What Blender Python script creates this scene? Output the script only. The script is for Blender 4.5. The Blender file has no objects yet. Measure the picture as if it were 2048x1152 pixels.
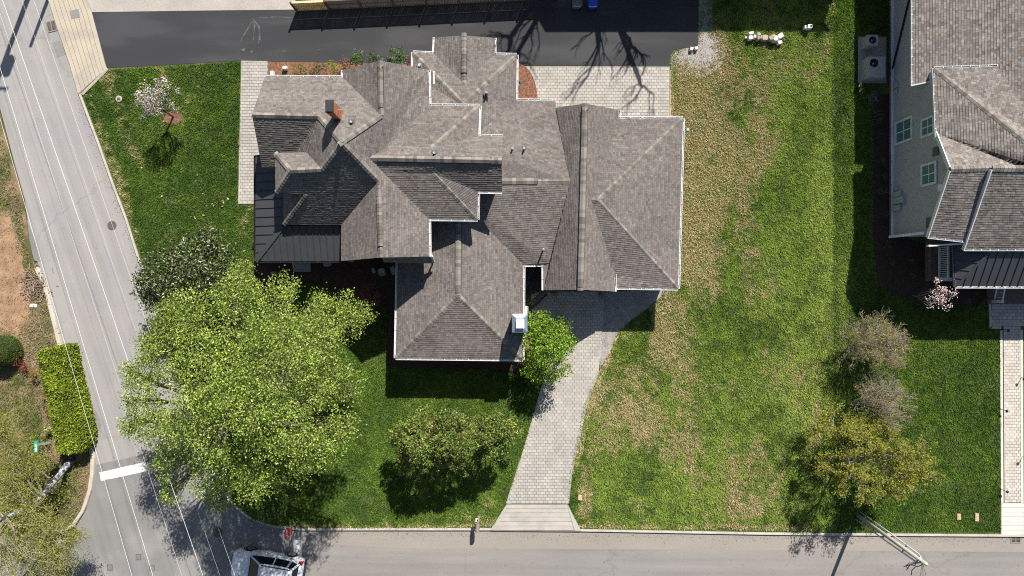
import bpy, math, random
import numpy as np
from mathutils import Vector, Matrix
from mathutils.geometry import tessellate_polygon

# ------------------------------------------------------------------ camera, sky, sun, exposure
scene = bpy.context.scene
COL = scene.collection
CAM_H, FPX = 45.0, 1365.33
cam_d = bpy.data.cameras.new("camera")
cam_d.lens = 24.0; cam_d.sensor_width = 36.0
cam_d.clip_start = 0.1; cam_d.clip_end = 3000.0
cam = bpy.data.objects.new("camera", cam_d)
cam.location = (0, 0, CAM_H)
COL.objects.link(cam); scene.camera = cam

SUN_EL = math.radians(42.9); SUN_AZ = math.radians(20.5)      # azimuth from +Y (top of the photo) towards +X
world = bpy.data.worlds.new("World"); scene.world = world; world.use_nodes = True
wn = world.node_tree
sky = wn.nodes.new("ShaderNodeTexSky"); sky.sky_type = 'NISHITA'; sky.sun_disc = False
sky.sun_elevation = SUN_EL; sky.sun_rotation = SUN_AZ
wn.links.new(sky.outputs[0], wn.nodes["Background"].inputs[0])
wn.nodes["Background"].inputs[1].default_value = 0.055
sun_d = bpy.data.lights.new("sun", 'SUN'); sun_d.energy = 5.0; sun_d.angle = math.radians(0.5)
sun_d.color = (1.0, 0.95, 0.88)
sun = bpy.data.objects.new("sun", sun_d); COL.objects.link(sun)
sdir = Vector((math.sin(SUN_AZ)*math.cos(SUN_EL), math.cos(SUN_AZ)*math.cos(SUN_EL), math.sin(SUN_EL)))
sun.rotation_euler = sdir.to_track_quat('Z', 'Y').to_euler(); sun.location = sdir*60
vs = scene.view_settings
vs.view_transform = 'Standard'; vs.look = 'None'; vs.exposure = 0.72; vs.gamma = 1.0; vs.use_curve_mapping = False
scene.cycles.use_denoising = False; scene.cycles.filter_width = 1.1
scene.cycles.max_bounces = 6; scene.cycles.diffuse_bounces = 3; scene.cycles.transmission_bounces = 4

# ------------------------------------------------------------------ helpers
random.seed(7); RNG = np.random.default_rng(11)
def W(px, py, h=0.0):
    """photo coordinates (2048 wide) of a point that stands h metres above the road -> world"""
    k = (CAM_H - h)/FPX
    return Vector(((px-1024.0)*k, (576.0-py)*k, h))
def tag(o, label=None, cat=None, group=None, kind=None):
    if label: o["label"] = label
    if cat: o["category"] = cat
    if group: o["group"] = group
    if kind: o["kind"] = kind
    return o
def par(o, parent):
    if parent is not None:
        o.parent = parent; o.matrix_parent_inverse = parent.matrix_basis.inverted() if parent.parent is None else Matrix()
    return o
def thing(name, label, cat, loc=(0,0,0), group=None):
    o = bpy.data.objects.new(name, None); o.empty_display_size = 0.3
    o.location = loc; COL.objects.link(o); o.matrix_basis = Matrix.Translation(Vector(loc))
    return tag(o, label, cat, group)
def link(name, me, mat=None, parent=None):
    o = bpy.data.objects.new(name, me); COL.objects.link(o)
    if mat is not None and len(me.materials) == 0: me.materials.append(mat)
    return par(o, parent)
def np_mesh(name, verts, faces, colors=None, smooth=False):
    """verts (N,3), faces (M,k) of one k"""
    verts = np.asarray(verts, dtype=np.float32); faces = np.asarray(faces, dtype=np.int32)
    me = bpy.data.meshes.new(name); m, k = faces.shape
    me.vertices.add(len(verts)); me.vertices.foreach_set("co", verts.ravel())
    me.loops.add(m*k); me.loops.foreach_set("vertex_index", faces.ravel())
    me.polygons.add(m); me.polygons.foreach_set("loop_start", np.arange(0, m*k, k, dtype=np.int32))
    me.update(calc_edges=True)
    if colors is not None: tint(me, colors)
    if smooth: me.polygons.foreach_set("use_smooth", np.ones(m, dtype=bool))
    return me
def tint(me, colors):
    c = np.ones((len(me.polygons), 4), dtype=np.float32); c[:, :3] = np.asarray(colors, dtype=np.float32)
    a = me.attributes.new("tint", 'FLOAT_COLOR', 'FACE'); a.data.foreach_set("color", c.ravel())
class MB:
    """collects pieces of ONE mesh"""
    def __init__(s): s.v = []; s.f = []; s.c = []
    def add(s, vs_, fs, col=None):
        b = len(s.v); s.v += [tuple(p) for p in vs_]; s.f += [tuple(i+b for i in f) for f in fs]
        s.c += [col or (1,1,1)]*len(fs)
    def box(s, x0, x1, y0, y1, z0, z1, col=None, M=None):
        p = [Vector(q) for q in ((x0,y0,z0),(x1,y0,z0),(x1,y1,z0),(x0,y1,z0),(x0,y0,z1),(x1,y0,z1),(x1,y1,z1),(x0,y1,z1))]
        if M is not None: p = [M @ q for q in p]
        s.add(p, [(3,2,1,0),(4,5,6,7),(0,1,5,4),(1,2,6,5),(2,3,7,6),(3,0,4,7)], col)
    def bar(s, p, q, w, h, col=None, up=Vector((0,0,1)), z0=0.0):
        p = Vector(p); q = Vector(q); d = (q-p); L = d.length
        if L < 1e-6: return
        d /= L; y = up.cross(d)
        if y.length < 1e-4: y = Vector((1,0,0)).cross(d)
        y.normalize(); z = d.cross(y)
        M = Matrix((d, y, z)).transposed().to_4x4(); M.translation = p
        s.box(0, L, -w/2, w/2, z0, z0+h, col, M)
    def prism(s, poly, z0, z1, col=None):
        n = len(poly); a = sum(poly[i][0]*poly[(i+1)%n][1]-poly[(i+1)%n][0]*poly[i][1] for i in range(n))
        if a < 0: poly = poly[::-1]
        vs_ = [(p[0],p[1],z0) for p in poly]+[(p[0],p[1],z1) for p in poly]
        s.add(vs_, [tuple(range(n-1,-1,-1)), tuple(range(n,2*n))]+[(i,(i+1)%n,n+(i+1)%n,n+i) for i in range(n)], col)
    def slab(s, pts, t0, t1, col=None):
        """polygon in space thickened in z: pts+t0 (top) to pts+t1 (bottom)"""
        n = len(pts); pts = [Vector(p) for p in pts]
        a = sum(pts[i].x*pts[(i+1)%n].y-pts[(i+1)%n].x*pts[i].y for i in range(n))
        if a < 0: pts = pts[::-1]
        vs_ = [(p.x,p.y,p.z+t1) for p in pts]+[(p.x,p.y,p.z+t0) for p in pts]
        s.add(vs_, [tuple(range(n-1,-1,-1)), tuple(range(n,2*n))]+[(i,(i+1)%n,n+(i+1)%n,n+i) for i in range(n)], col)
    def tube(s, pts, rad, k=6, col=None, cap=True):
        pts = [Vector(p) for p in pts]; n = len(pts)
        if not hasattr(rad, '__len__'): rad = [rad]*n
        ring = []; b = []
        ref = Vector((0.31,0.17,1)).normalized()
        for i in range(n):
            d = (pts[min(i+1,n-1)]-pts[max(i-1,0)])
            if d.length < 1e-7: d = Vector((0,0,1))
            d.normalize(); x = ref.cross(d)
            if x.length < 0.05: x = Vector((1,0,0)).cross(d)
            x.normalize(); y = d.cross(x)
            ring += [pts[i]+(x*math.cos(2*math.pi*j/k)+y*math.sin(2*math.pi*j/k))*rad[i] for j in range(k)]
        fs = [(i*k+j, i*k+(j+1)%k, (i+1)*k+(j+1)%k, (i+1)*k+j) for i in range(n-1) for j in range(k)]
        if cap: fs += [tuple(range(k-1,-1,-1)), tuple(range((n-1)*k, n*k))]
        s.add(ring, fs, col)
    def lathe(s, c, prof, k=16, col=None):
        c = Vector(c); vs_ = []; n = len(prof)
        for r, z in prof: vs_ += [(c.x+r*math.cos(2*math.pi*j/k), c.y+r*math.sin(2*math.pi*j/k), c.z+z) for j in range(k)]
        fs = [(i*k+j, i*k+(j+1)%k, (i+1)*k+(j+1)%k, (i+1)*k+j) for i in range(n-1) for j in range(k)]
        fs += [tuple(range(k-1,-1,-1)), tuple(range((n-1)*k, n*k))]
        s.add(vs_, fs, col)
    def mesh(s, name, smooth=False):
        me = bpy.data.meshes.new(name); me.from_pydata(s.v, [], s.f); me.update()
        tint(me, s.c)
        if smooth: me.polygons.foreach_set("use_smooth", np.ones(len(me.polygons), dtype=bool))
        return me
    def build(s, name, mat, parent=None, smooth=False):
        return link(name, s.mesh(name, smooth), mat, parent)

def clip(poly, x0, x1, y0, y1):
    """Sutherland-Hodgman of a 2D polygon by an axis box"""
    for ax, lim, sg in ((0,x0,1),(0,x1,-1),(1,y0,1),(1,y1,-1)):
        out = []; n = len(poly)
        for i in range(n):
            a, b = poly[i], poly[(i+1)%n]
            da, db = (a[ax]-lim)*sg, (b[ax]-lim)*sg
            if da >= 0: out.append(a)
            if (da >= 0) != (db >= 0):
                t = da/(da-db); out.append((a[0]+(b[0]-a[0])*t, a[1]+(b[1]-a[1])*t))
        poly = out
        if len(poly) < 3: return []
    return poly
def area2(poly):
    n = len(poly); return 0.5*sum(poly[i][0]*poly[(i+1)%n][1]-poly[(i+1)%n][0]*poly[i][1] for i in range(n))
def inside(poly, x, y):
    """vectorised point in polygon, poly = list of (x,y)"""
    r = np.zeros(len(x), dtype=bool); n = len(poly); j = n-1
    for i in range(n):
        xi, yi = poly[i][0], poly[i][1]; xj, yj = poly[j][0], poly[j][1]
        with np.errstate(divide='ignore', invalid='ignore'):
            c = ((yi > y) != (yj > y)) & (x < (xj-xi)*(y-yi)/((yj-yi) or 1e-12)+xi)
        r ^= c; j = i
    return r
class VNoise:
    def __init__(s, seed, n=256): s.g = np.random.default_rng(seed).random((n, n)); s.n = n
    def __call__(s, x, y):
        x = np.asarray(x)+1000.0; y = np.asarray(y)+1000.0
        xi = np.floor(x).astype(int); yi = np.floor(y).astype(int); fx = x-xi; fy = y-yi
        fx = fx*fx*(3-2*fx); fy = fy*fy*(3-2*fy); n = s.n
        a = s.g[xi%n, yi%n]; b = s.g[(xi+1)%n, yi%n]; c = s.g[xi%n, (yi+1)%n]; d = s.g[(xi+1)%n, (yi+1)%n]
        return (a*(1-fx)+b*fx)*(1-fy)+(c*(1-fx)+d*fx)*fy
def fbm(seed, x, y, sc, oct=3):
    r = 0; a = 0.5; t = 0
    for k in range(oct): r = r+a*VNoise(seed+k)(x*sc*2**k, y*sc*2**k); t += a; a *= 0.5
    return r/t

# ------------------------------------------------------------------ materials
def srgb(r, g, b):
    f = lambda c: (c/255/12.92 if c/255 <= 0.04045 else ((c/255+0.055)/1.055)**2.4)
    return (f(r), f(g), f(b))
MATS = {}
def mat(name, col, rough=0.85, var=0.15, scale=1.2, fine=0.12, fscale=40.0, attr=False, bump=0.0, bscale=60.0, metal=0.0,
        spec=0.3, col2=None, c2scale=0.3, c2lo=0.5, c2hi=0.62, rnd=0.0, transl=0.0, stretch=None, spots=0.0, tracks=None):
    if name in MATS: return MATS[name]
    m = bpy.data.materials.new(name); m.use_nodes = True; t = m.node_tree; N = t.nodes; L = t.links
    b = N["Principled BSDF"]; b.inputs["Roughness"].default_value = rough; b.inputs["Metallic"].default_value = metal
    b.inputs["Specular IOR Level"].default_value = spec
    geo = N.new("ShaderNodeNewGeometry"); pos = geo.outputs["Position"]
    if stretch:
        mp = N.new("ShaderNodeMapping"); mp.inputs["Scale"].default_value = stretch[0]; mp.inputs["Rotation"].default_value = (0,0,stretch[1]); L.new(pos, mp.inputs[0]); pos2 = mp.outputs[0]
    else: pos2 = pos
    def noise(sc, det=3.0, p=pos2):
        n = N.new("ShaderNodeTexNoise"); n.inputs["Scale"].default_value = sc; n.inputs["Detail"].default_value = det; L.new(p, n.inputs["Vector"]); return n.outputs[0]
    def mulby(c, fac_out, lo, hi):
        r = N.new("ShaderNodeMapRange"); r.inputs["From Min"].default_value = 0.3; r.inputs["From Max"].default_value = 0.7
        r.inputs["To Min"].default_value = lo; r.inputs["To Max"].default_value = hi; L.new(fac_out, r.inputs[0])
        x = N.new("ShaderNodeVectorMath"); x.operation = 'SCALE'; L.new(c, x.inputs[0]); L.new(r.outputs[0], x.inputs["Scale"]); return x.outputs[0]
    rgb = N.new("ShaderNodeRGB"); rgb.outputs[0].default_value = (*col, 1); c = rgb.outputs[0]
    if col2:
        r2 = N.new("ShaderNodeRGB"); r2.outputs[0].default_value = (*col2, 1)
        mr = N.new("ShaderNodeMapRange"); mr.inputs["From Min"].default_value = c2lo; mr.inputs["From Max"].default_value = c2hi; L.new(noise(c2scale, 5.0), mr.inputs[0])
        mx = N.new("ShaderNodeMix"); mx.data_type = 'RGBA'; L.new(mr.outputs[0], mx.inputs[0]); L.new(c, mx.inputs[6]); L.new(r2.outputs[0], mx.inputs[7]); c = mx.outputs[2]
    if attr:
        at = N.new("ShaderNodeAttribute"); at.attribute_name = "tint"
        x = N.new("ShaderNodeVectorMath"); x.operation = 'MULTIPLY'; L.new(c, x.inputs[0]); L.new(at.outputs["Color"], x.inputs[1]); c = x.outputs[0]
    if rnd:
        oi = N.new("ShaderNodeObjectInfo"); r = N.new("ShaderNodeMapRange"); r.inputs["To Min"].default_value = 1-rnd; r.inputs["To Max"].default_value = 1+rnd
        L.new(oi.outputs["Random"], r.inputs[0]); x = N.new("ShaderNodeVectorMath"); x.operation = 'SCALE'; L.new(c, x.inputs[0]); L.new(r.outputs[0], x.inputs["Scale"]); c = x.outputs[0]
    if var: c = mulby(c, noise(scale, 4.0), 1-var, 1+var)
    if fine: c = mulby(c, noise(fscale, 2.0, pos), 1-fine, 1+fine)
    if tracks is not None:
        mp2 = N.new("ShaderNodeMapping"); mp2.vector_type = 'TEXTURE'; mp2.inputs["Rotation"].default_value = (0,0,tracks); mp2.inputs["Scale"].default_value = (14.0,0.55,1.0); L.new(pos, mp2.inputs[0])
        c = mulby(c, noise(1.0, 3.0, mp2.outputs[0]), 0.90, 1.08)
        mu = N.new("ShaderNodeTexVoronoi"); mu.feature = 'DISTANCE_TO_EDGE'; mu.inputs["Scale"].default_value = 0.07; 
        wn_ = N.new("ShaderNodeTexNoise"); wn_.inputs["Scale"].default_value = 0.9; wn_.inputs["Detail"].default_value = 6.0; L.new(pos, wn_.inputs["Vector"])
        mm = N.new("ShaderNodeVectorMath"); mm.operation = 'MULTIPLY_ADD'; mm.inputs[1].default_value = (2.2,2.2,0); L.new(wn_.outputs["Color"], mm.inputs[0]); L.new(pos, mm.inputs[2]); L.new(mm.outputs[0], mu.inputs["Vector"])
        r = N.new("ShaderNodeMapRange"); r.inputs["From Min"].default_value = 0.0; r.inputs["From Max"].default_value = 0.008; r.inputs["To Min"].default_value = 0.86; r.inputs["To Max"].default_value = 1.0; L.new(mu.outputs["Distance"], r.inputs[0])
        x = N.new("ShaderNodeVectorMath"); x.operation = 'SCALE'; L.new(c, x.inputs[0]); L.new(r.outputs[0], x.inputs["Scale"]); c = x.outputs[0]
    if spots:
        sn_ = noise(5.5, 1.5, pos); r = N.new("ShaderNodeMapRange"); r.inputs["From Min"].default_value = 0.70; r.inputs["From Max"].default_value = 0.74
        r.inputs["To Min"].default_value = 1.0; r.inputs["To Max"].default_value = 1-spots; L.new(sn_, r.inputs[0])
        x = N.new("ShaderNodeVectorMath"); x.operation = 'SCALE'; L.new(c, x.inputs[0]); L.new(r.outputs[0], x.inputs["Scale"]); c = x.outputs[0]
    L.new(c, b.inputs["Base Color"])
    if bump:
        bn = N.new("ShaderNodeBump"); bn.inputs["Strength"].default_value = bump; bn.inputs["Distance"].default_value = 0.02
        L.new(noise(bscale, 4.0, pos), bn.inputs["Height"]); L.new(bn.outputs[0], b.inputs["Normal"])
    if transl:
        tr = N.new("ShaderNodeBsdfTranslucent"); L.new(c, tr.inputs[0]); ms = N.new("ShaderNodeMixShader"); ms.inputs[0].default_value = transl
        L.new(b.outputs[0], ms.inputs[1]); L.new(tr.outputs[0], ms.inputs[2]); L.new(ms.outputs[0], N["Material Output"].inputs[0])
    MATS[name] = m; return m

M_GROUND = mat("ground", (0.06,0.09,0.02), var=0.3)
M_SOIL   = mat("lawn_soil", (0.060,0.098,0.022), var=0.25, scale=0.8, fine=0.3, fscale=9, col2=(0.09,0.10,0.035), c2scale=0.8)
M_GRASS  = mat("grass_blades", (1,1,1), attr=True, var=0, fine=0, rough=0.7, spec=0.15, transl=0.25)
M_VERGE  = mat("verge_soil", (0.20,0.145,0.08), var=0.25, scale=1.0, fine=0.35, fscale=14, col2=(0.09,0.09,0.03), c2scale=0.45, c2lo=0.46, c2hi=0.58, bump=0.5, bscale=12)
M_CLAY   = mat("bare_clay", (0.285,0.178,0.105), var=0.28, scale=1.4, fine=0.25, fscale=16, bump=0.4, bscale=15)
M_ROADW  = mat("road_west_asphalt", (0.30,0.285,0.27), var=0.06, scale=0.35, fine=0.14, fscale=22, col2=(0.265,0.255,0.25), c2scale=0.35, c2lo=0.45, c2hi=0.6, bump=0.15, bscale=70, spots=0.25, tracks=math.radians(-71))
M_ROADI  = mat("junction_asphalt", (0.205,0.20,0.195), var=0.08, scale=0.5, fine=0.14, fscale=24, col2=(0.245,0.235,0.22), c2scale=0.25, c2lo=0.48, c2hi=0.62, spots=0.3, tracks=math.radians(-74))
M_ROADS  = mat("road_south_asphalt", (0.245,0.226,0.206), var=0.07, scale=0.4, fine=0.13, fscale=24, col2=(0.215,0.205,0.195), c2scale=0.22, c2lo=0.45, c2hi=0.6, stretch=((0.35,1,1),0), spots=0.35, tracks=0.0)
M_SHOULD = mat("road_shoulder", (0.268,0.238,0.207), var=0.07, scale=0.5, fine=0.12, fscale=24, stretch=((0.4,1,1),0))
M_NEWASP = mat("fresh_asphalt", (0.037,0.037,0.040), var=0.12, scale=0.5, fine=0.2, fscale=26, col2=(0.048,0.048,0.051), c2scale=0.5, stretch=((0.3,1,1),0.05))
M_PATCH  = mat("asphalt_patch", (0.19,0.185,0.18), var=0.1, fine=0.15, fscale=24)
M_CONC   = mat("concrete_apron", (0.42,0.37,0.285), var=0.08, scale=0.9, fine=0.1, fscale=18, col2=(0.36,0.32,0.26), c2scale=0.7)
M_CONCP  = mat("concrete_lot", (0.36,0.325,0.29), var=0.1, scale=0.7, fine=0.16, fscale=22)
M_CONCS  = mat("apron_grey", (0.40,0.37,0.325), var=0.1, scale=1.2, fine=0.1, fscale=18, col2=(0.35,0.325,0.29), c2scale=0.9)
M_CONCW  = mat("pale_concrete", (0.56,0.53,0.48), var=0.06, fine=0.07, fscale=18)
M_KERB   = mat("kerb_concrete", (0.44,0.40,0.34), var=0.12, scale=1.4, fine=0.14, fscale=20)
M_JOINT  = mat("joint_sand", (0.15,0.135,0.12), var=0.2, fine=0.2)
M_PAVE   = mat("paver", (0.37,0.345,0.31), attr=True, var=0.10, scale=0.7, fine=0.12, fscale=22)
M_PAVEO  = mat("paver_single", (0.37,0.345,0.31), rnd=0.08, var=0.10, scale=0.7, fine=0.12, fscale=22)
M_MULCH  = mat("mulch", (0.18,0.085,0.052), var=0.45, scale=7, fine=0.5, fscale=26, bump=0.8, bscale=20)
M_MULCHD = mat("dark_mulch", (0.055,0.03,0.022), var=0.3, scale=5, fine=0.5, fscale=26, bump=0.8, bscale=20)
M_GRAVEL = mat("gravel", (0.275,0.258,0.24), var=0.2, scale=3, fine=0.45, fscale=17, bump=0.9, bscale=17)
M_SHING  = mat("shingle", (0.158,0.140,0.128), attr=True, var=0.12, scale=0.5, fine=0.16, fscale=50, rough=0.9, spec=0.2)
M_SHINGN = mat("shingle_pale", (0.215,0.180,0.155), attr=True, var=0.08, scale=0.5, fine=0.16, fscale=50, rough=0.9, spec=0.2)
M_DECK   = mat("roof_underlay", (0.07,0.062,0.057), var=0.1, fine=0.1)
M_CAP    = mat("cap_shingle", (0.185,0.167,0.145), rnd=0.38, var=0.08, fine=0.12, rough=0.9)
M_CAPJ   = mat("cap_shingle_joined", (0.185,0.167,0.145), attr=True, var=0.08, fine=0.12, rough=0.9)
M_VENT   = mat("vent_black", (0.02,0.02,0.02), var=0, fine=0)
M_WHITE  = mat("white_trim", (0.70,0.70,0.69), rough=0.5, var=0.14, scale=2.5, fine=0.06)
M_SIDING = mat("house_siding", (0.40,0.38,0.34), var=0.05, fine=0.06)
M_NSID   = mat("neighbour_siding", (0.41,0.378,0.40), var=0.04, fine=0.04)
M_BRICK  = mat("brick", (0.40,0.145,0.08), var=0.2, scale=6, fine=0.15, attr=True)
M_BRICKD = mat("foundation_brick", (0.19,0.135,0.11), var=0.25, scale=7, fine=0.2)
M_METALR = mat("dark_metal_roof", (0.050,0.052,0.056), rough=0.42, var=0.07, fine=0.03, metal=0.0, spec=0.5)
M_BLACK  = mat("black_metal", (0.02,0.02,0.021), rough=0.45, var=0.1, fine=0)
M_STEEL  = mat("galvanised_steel", (0.52,0.54,0.56), rough=0.35, metal=0.7, var=0.08, fine=0.04)
M_IRON   = mat("cast_iron", (0.11,0.10,0.095), rough=0.6, var=0.15, fine=0.2)
M_DARK   = mat("void", (0.006,0.006,0.006), var=0, fine=0)
M_GLASS  = mat("window_glass", (0.02,0.035,0.035), rough=0.06, var=0, fine=0, spec=0.8)
M_DECKB  = mat("deck_board", (0.045,0.052,0.05), var=0.15, scale=2, fine=0.15, rnd=0.1)
M_STONE  = mat("white_stone", (0.60,0.57,0.52), var=0.18, scale=4, fine=0.12, bump=0.5, bscale=9)
M_ROCK   = mat("grey_boulder", (0.30,0.30,0.30), var=0.25, scale=3, fine=0.2, bump=0.6, bscale=8)
M_BARK   = mat("bark", (0.12,0.095,0.075), var=0.3, scale=4, fine=0.3)
M_TWIG   = mat("grey_twig", (0.27,0.225,0.19), var=0.25, scale=3, fine=0.2)
M_PALEB  = mat("pale_bark", (0.33,0.34,0.36), var=0.3, scale=6, fine=0.4, fscale=12, col2=(0.06,0.065,0.07), c2scale=4.5, c2lo=0.44, c2hi=0.54)
M_LEAF   = mat("leaf", (1,1,1), attr=True, var=0, fine=0, rough=0.55, spec=0.25, transl=0.35)
M_LEAFG  = mat("glossy_leaf", (1,1,1), attr=True, var=0, fine=0, rough=0.32, spec=0.5, transl=0.12)
M_PETAL  = mat("petal", (1,1,1), attr=True, var=0, fine=0, rough=0.7, spec=0.1, transl=0.3)
M_WOODP  = mat("pole_wood", (0.40,0.395,0.32), var=0.15, scale=3, fine=0.2, stretch=((6,6,0.6),0))
M_FENCEY = mat("tan_fence_board", (0.46,0.33,0.15), var=0.15, scale=2, fine=0.12, rnd=0.08)
M_FENCED = mat("grey_fence_board", (0.15,0.13,0.115), var=0.2, scale=2, fine=0.15, rnd=0.15)
M_PAINTW = mat("road_paint", (0.72,0.72,0.70), var=0.06, scale=3, fine=0.10, fscale=20, col2=(0.36,0.35,0.33), c2scale=4.0, c2lo=0.50, c2hi=0.72)
M_SIGNW  = mat("sign_white", (0.75,0.75,0.74), rough=0.4, var=0, fine=0)
M_CAR    = mat("car_paint", (0.66,0.68,0.71), rough=0.15, var=0, fine=0, spec=0.6)
M_TYRE   = mat("tyre", (0.015,0.015,0.015), var=0, fine=0.1)
M_PLASTG = mat("grey_plastic", (0.10,0.11,0.12), rough=0.5, var=0.05, fine=0)
M_PLASTB = mat("blue_plastic", (0.02,0.06,0.42), rough=0.45, var=0.05, fine=0)
M_RED    = mat("sign_red", (0.50,0.02,0.03), rough=0.4, var=0, fine=0)
M_GREEN  = mat("sign_green", (0.0,0.33,0.22), rough=0.4, var=0, fine=0)
M_TAIL   = mat("tail_lamp", (0.25,0.01,0.015), rough=0.2, var=0, fine=0)
M_WIRE   = mat("wire_aluminium", (0.75,0.75,0.74), rough=0.4, var=0, fine=0)
M_WIREB  = mat("wire_black", (0.03,0.03,0.03), rough=0.5, var=0, fine=0)
M_HVAC   = mat("condenser_cabinet", (0.40,0.41,0.40), rough=0.5, var=0.05, fine=0.03)
M_PAPER  = mat("paper", (0.75,0.74,0.76), var=0.05, fine=0)
M_TANB   = mat("tan_lid", (0.48,0.34,0.24), var=0.2, scale=5, fine=0.15)
M_PORCHF = mat("porch_floor", (0.13,0.10,0.085), var=0.15, scale=2, fine=0.1, rnd=0.08)
# ------------------------------------------------------------------ the ground
def P2(l): return [tuple(W(x, y)[:2]) for x, y in l]
def sheet(name, px, z, m, kind="structure", pts=None):
    p = pts or P2(px); mb = MB(); mb.prism(p, z-0.05, z, None)
    return tag(mb.build(name, m), kind=kind)
Z_LAWN = 0.10
mb = MB(); mb.add([(-600,-600,-0.06),(600,-600,-0.06),(600,600,-0.06),(-600,600,-0.06)], [(0,1,2,3)])
tag(mb.build("ground", M_GROUND), kind="structure")

E_CURB = [(-70,-500),(98,0),(117,60),(141,130),(158,188)]                       # east edge of the west road (apron)
E_CURB2 = [(158,190),(195,288),(225,373),(250,438),(272,508),(310,618),(325,661),(345,722),(372,800),(398,880),(426,950),(458,1004),(500,1040),(545,1055),(600,1061)]
S_CURB1 = [(600,1061),(985,1061)]
S_CURB2 = [(1160,1063),(1540,1070),(2048,1074),(2900,1082)]
W_EDGE = [(-160,-500),(0,215),(32,338),(50,400),(55,438),(60,480),(78,533),(97,576),(125,688),(150,768),(172,851),(180,864),(191,914),(190,946),(185,981),(172,1021),(147,1061),(120,1066),(-600,1080)]
W_KERB = [(78,533),(97,576),(125,688),(150,768),(172,851),(180,864),(191,914),(190,946),(185,981),(172,1021),(147,1058),(120,1066),(60,1070)]
# roads
cut = [(192,938),(292,915)]
tag(sheet("road_west", W_EDGE[:13]+[(192,938),(404,890)]+E_CURB2[::-1][5:]+E_CURB[::-1], 0.0, M_ROADW), kind="structure")
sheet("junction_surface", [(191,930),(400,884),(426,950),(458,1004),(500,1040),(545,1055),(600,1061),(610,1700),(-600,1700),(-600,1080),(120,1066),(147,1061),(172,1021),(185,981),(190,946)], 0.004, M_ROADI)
sheet("road_south", [(596,1060),(2900,1082),(2900,1700),(596,1700)], 0.008, M_ROADS)
sheet("road_shoulder", [(640,1061.5),(985,1061.5),(1160,1063.5),(1540,1070.5),(2048,1074.5),(2900,1082.5),(2900,1112),(2048,1104),(1300,1099),(800,1097),(660,1090)], 0.012, M_SHOULD)
sheet("asphalt_patch", [(54,440),(50,470),(56,500),(70,522),(82,524),(78,505),(66,470)], 0.006, M_PATCH)
sheet("asphalt_patch", [(178,812),(182,810),(195,826),(203,850),(200,862),(182,862)], 0.005, M_ROADI)
sheet("asphalt_patch", [(104,86),(119,81),(134,108),(115,115)], 0.005, M_ROADI)

# lawn soil (whole plot east of the west road) and verge west of it
sheet("lawn", [(240,-500)]+[(165,190)]+[(x+5,y-3) for x,y in E_CURB2[1:]]+[(985,1056),(1160,1058),(2048,1068),(2900,1076),(2900,-500)], Z_LAWN, M_SOIL)
sheet("verge", [(-900,-500)]+[(x-0.5,y) for x,y in W_EDGE[:6]]+[(x-7,y-2) for x,y in W_KERB]+[(-900,1075)], Z_LAWN, M_VERGE)
sheet("bare_clay", [(-60,425),(8,433),(20,428),(26,444),(36,452),(34,470),(50,500),(46,528),(56,556),(52,572),(68,596),(58,612),(64,630),(50,652),(34,674),(12,664),(-60,668)], Z_LAWN+0.006, M_CLAY)

# kerbs: segments along the lawn edge
def kerb(name, px, w=0.20, h=0.14, seg=2.6, side=1):
    pts = [W(x, y) for x, y in px]; root = None
    L = [0]
    for a, b in zip(pts, pts[1:]): L.append(L[-1]+(b-a).length)
    def at(t):
        t = min(max(t, 0), L[-1])
        for i in range(len(L)-1):
            if t <= L[i+1] or i == len(L)-2:
                return pts[i].lerp(pts[i+1], (t-L[i])/(L[i+1]-L[i]))
    root = bpy.data.objects.new(name, None); COL.objects.link(root); tag(root, kind="structure")
    n = max(1, int(L[-1]/seg))
    for k in range(n):
        t0, t1 = L[-1]*k/n+0.008, L[-1]*(k+1)/n-0.008; m = max(1, int((t1-t0)/0.5)); mb = MB(); ring = []
        for j in range(m+1):
            t = t0+(t1-t0)*j/m; p = at(t); d = (at(t+0.05)-at(t-0.05)).normalized(); nn = Vector((-d.y, d.x, 0))*side
            ring += [p+nn*o+Vector((0,0,z)) for o, z in ((0.0,-0.04),(0.03,h-0.03),(0.06,h),(w,h),(w,-0.04))]
        fs = [(j*5+i, j*5+i+1, (j+1)*5+i+1, (j+1)*5+i) for j in range(m) for i in range(4)]+[(0,1,2,3,4), tuple(range(m*5+4, m*5-1, -1))]
        mb.add(ring, fs); mb.build("kerb_segment", M_KERB, root)
    return root
kerb("kerb_west_lawn", E_CURB2[:], side=1)
kerb("kerb_south_lawn", [(600,1061),(985,1061)], side=1)
kerb("kerb_south_lots", [(1160,1063),(1540,1070),(2048,1074),(2300,1077)], side=1)
kerb("kerb_verge", W_KERB, w=0.24, side=-1)

# paved sheets over the lawn
APR = [(98,0),(117,60),(141,130),(158,189),(166,190),(215,136),(186,26),(176,0)]
sheet("apron_bed", [(-70,-500),(98,0),(117,60),(141,130),(158,189),(166,190),(215,136),(186,26),(176,0),(10,-500)], 0.104, M_JOINT)
ap = bpy.data.objects.new("apron_west", None); COL.objects.link(ap); tag(ap, kind="structure")
for k in range(8):      # scored strips that run along the road
    f0, f1 = k/8+0.006, (k+1)/8-0.006; mb = MB()
    left = [(-70,-500),(98,0),(117,60),(141,130),(158,189)]; right = [(10,-500),(176,0),(186,26),(213,130),(216,137)]
    if k >= 1: left[-1] = (158,189); right[-1] = (216,137)
    L_ = [(l[0]+(r[0]-l[0])*f0, l[1]+(r[1]-l[1])*f0) for l, r in zip(left, right)]; R_ = [(l[0]+(r[0]-l[0])*f1, l[1]+(r[1]-l[1])*f1) for l, r in zip(left, right)]
    mb.prism(P2(L_+R_[::-1]), 0.09, 0.118); mb.build("concrete_strip", M_CONC, ap)
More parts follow.
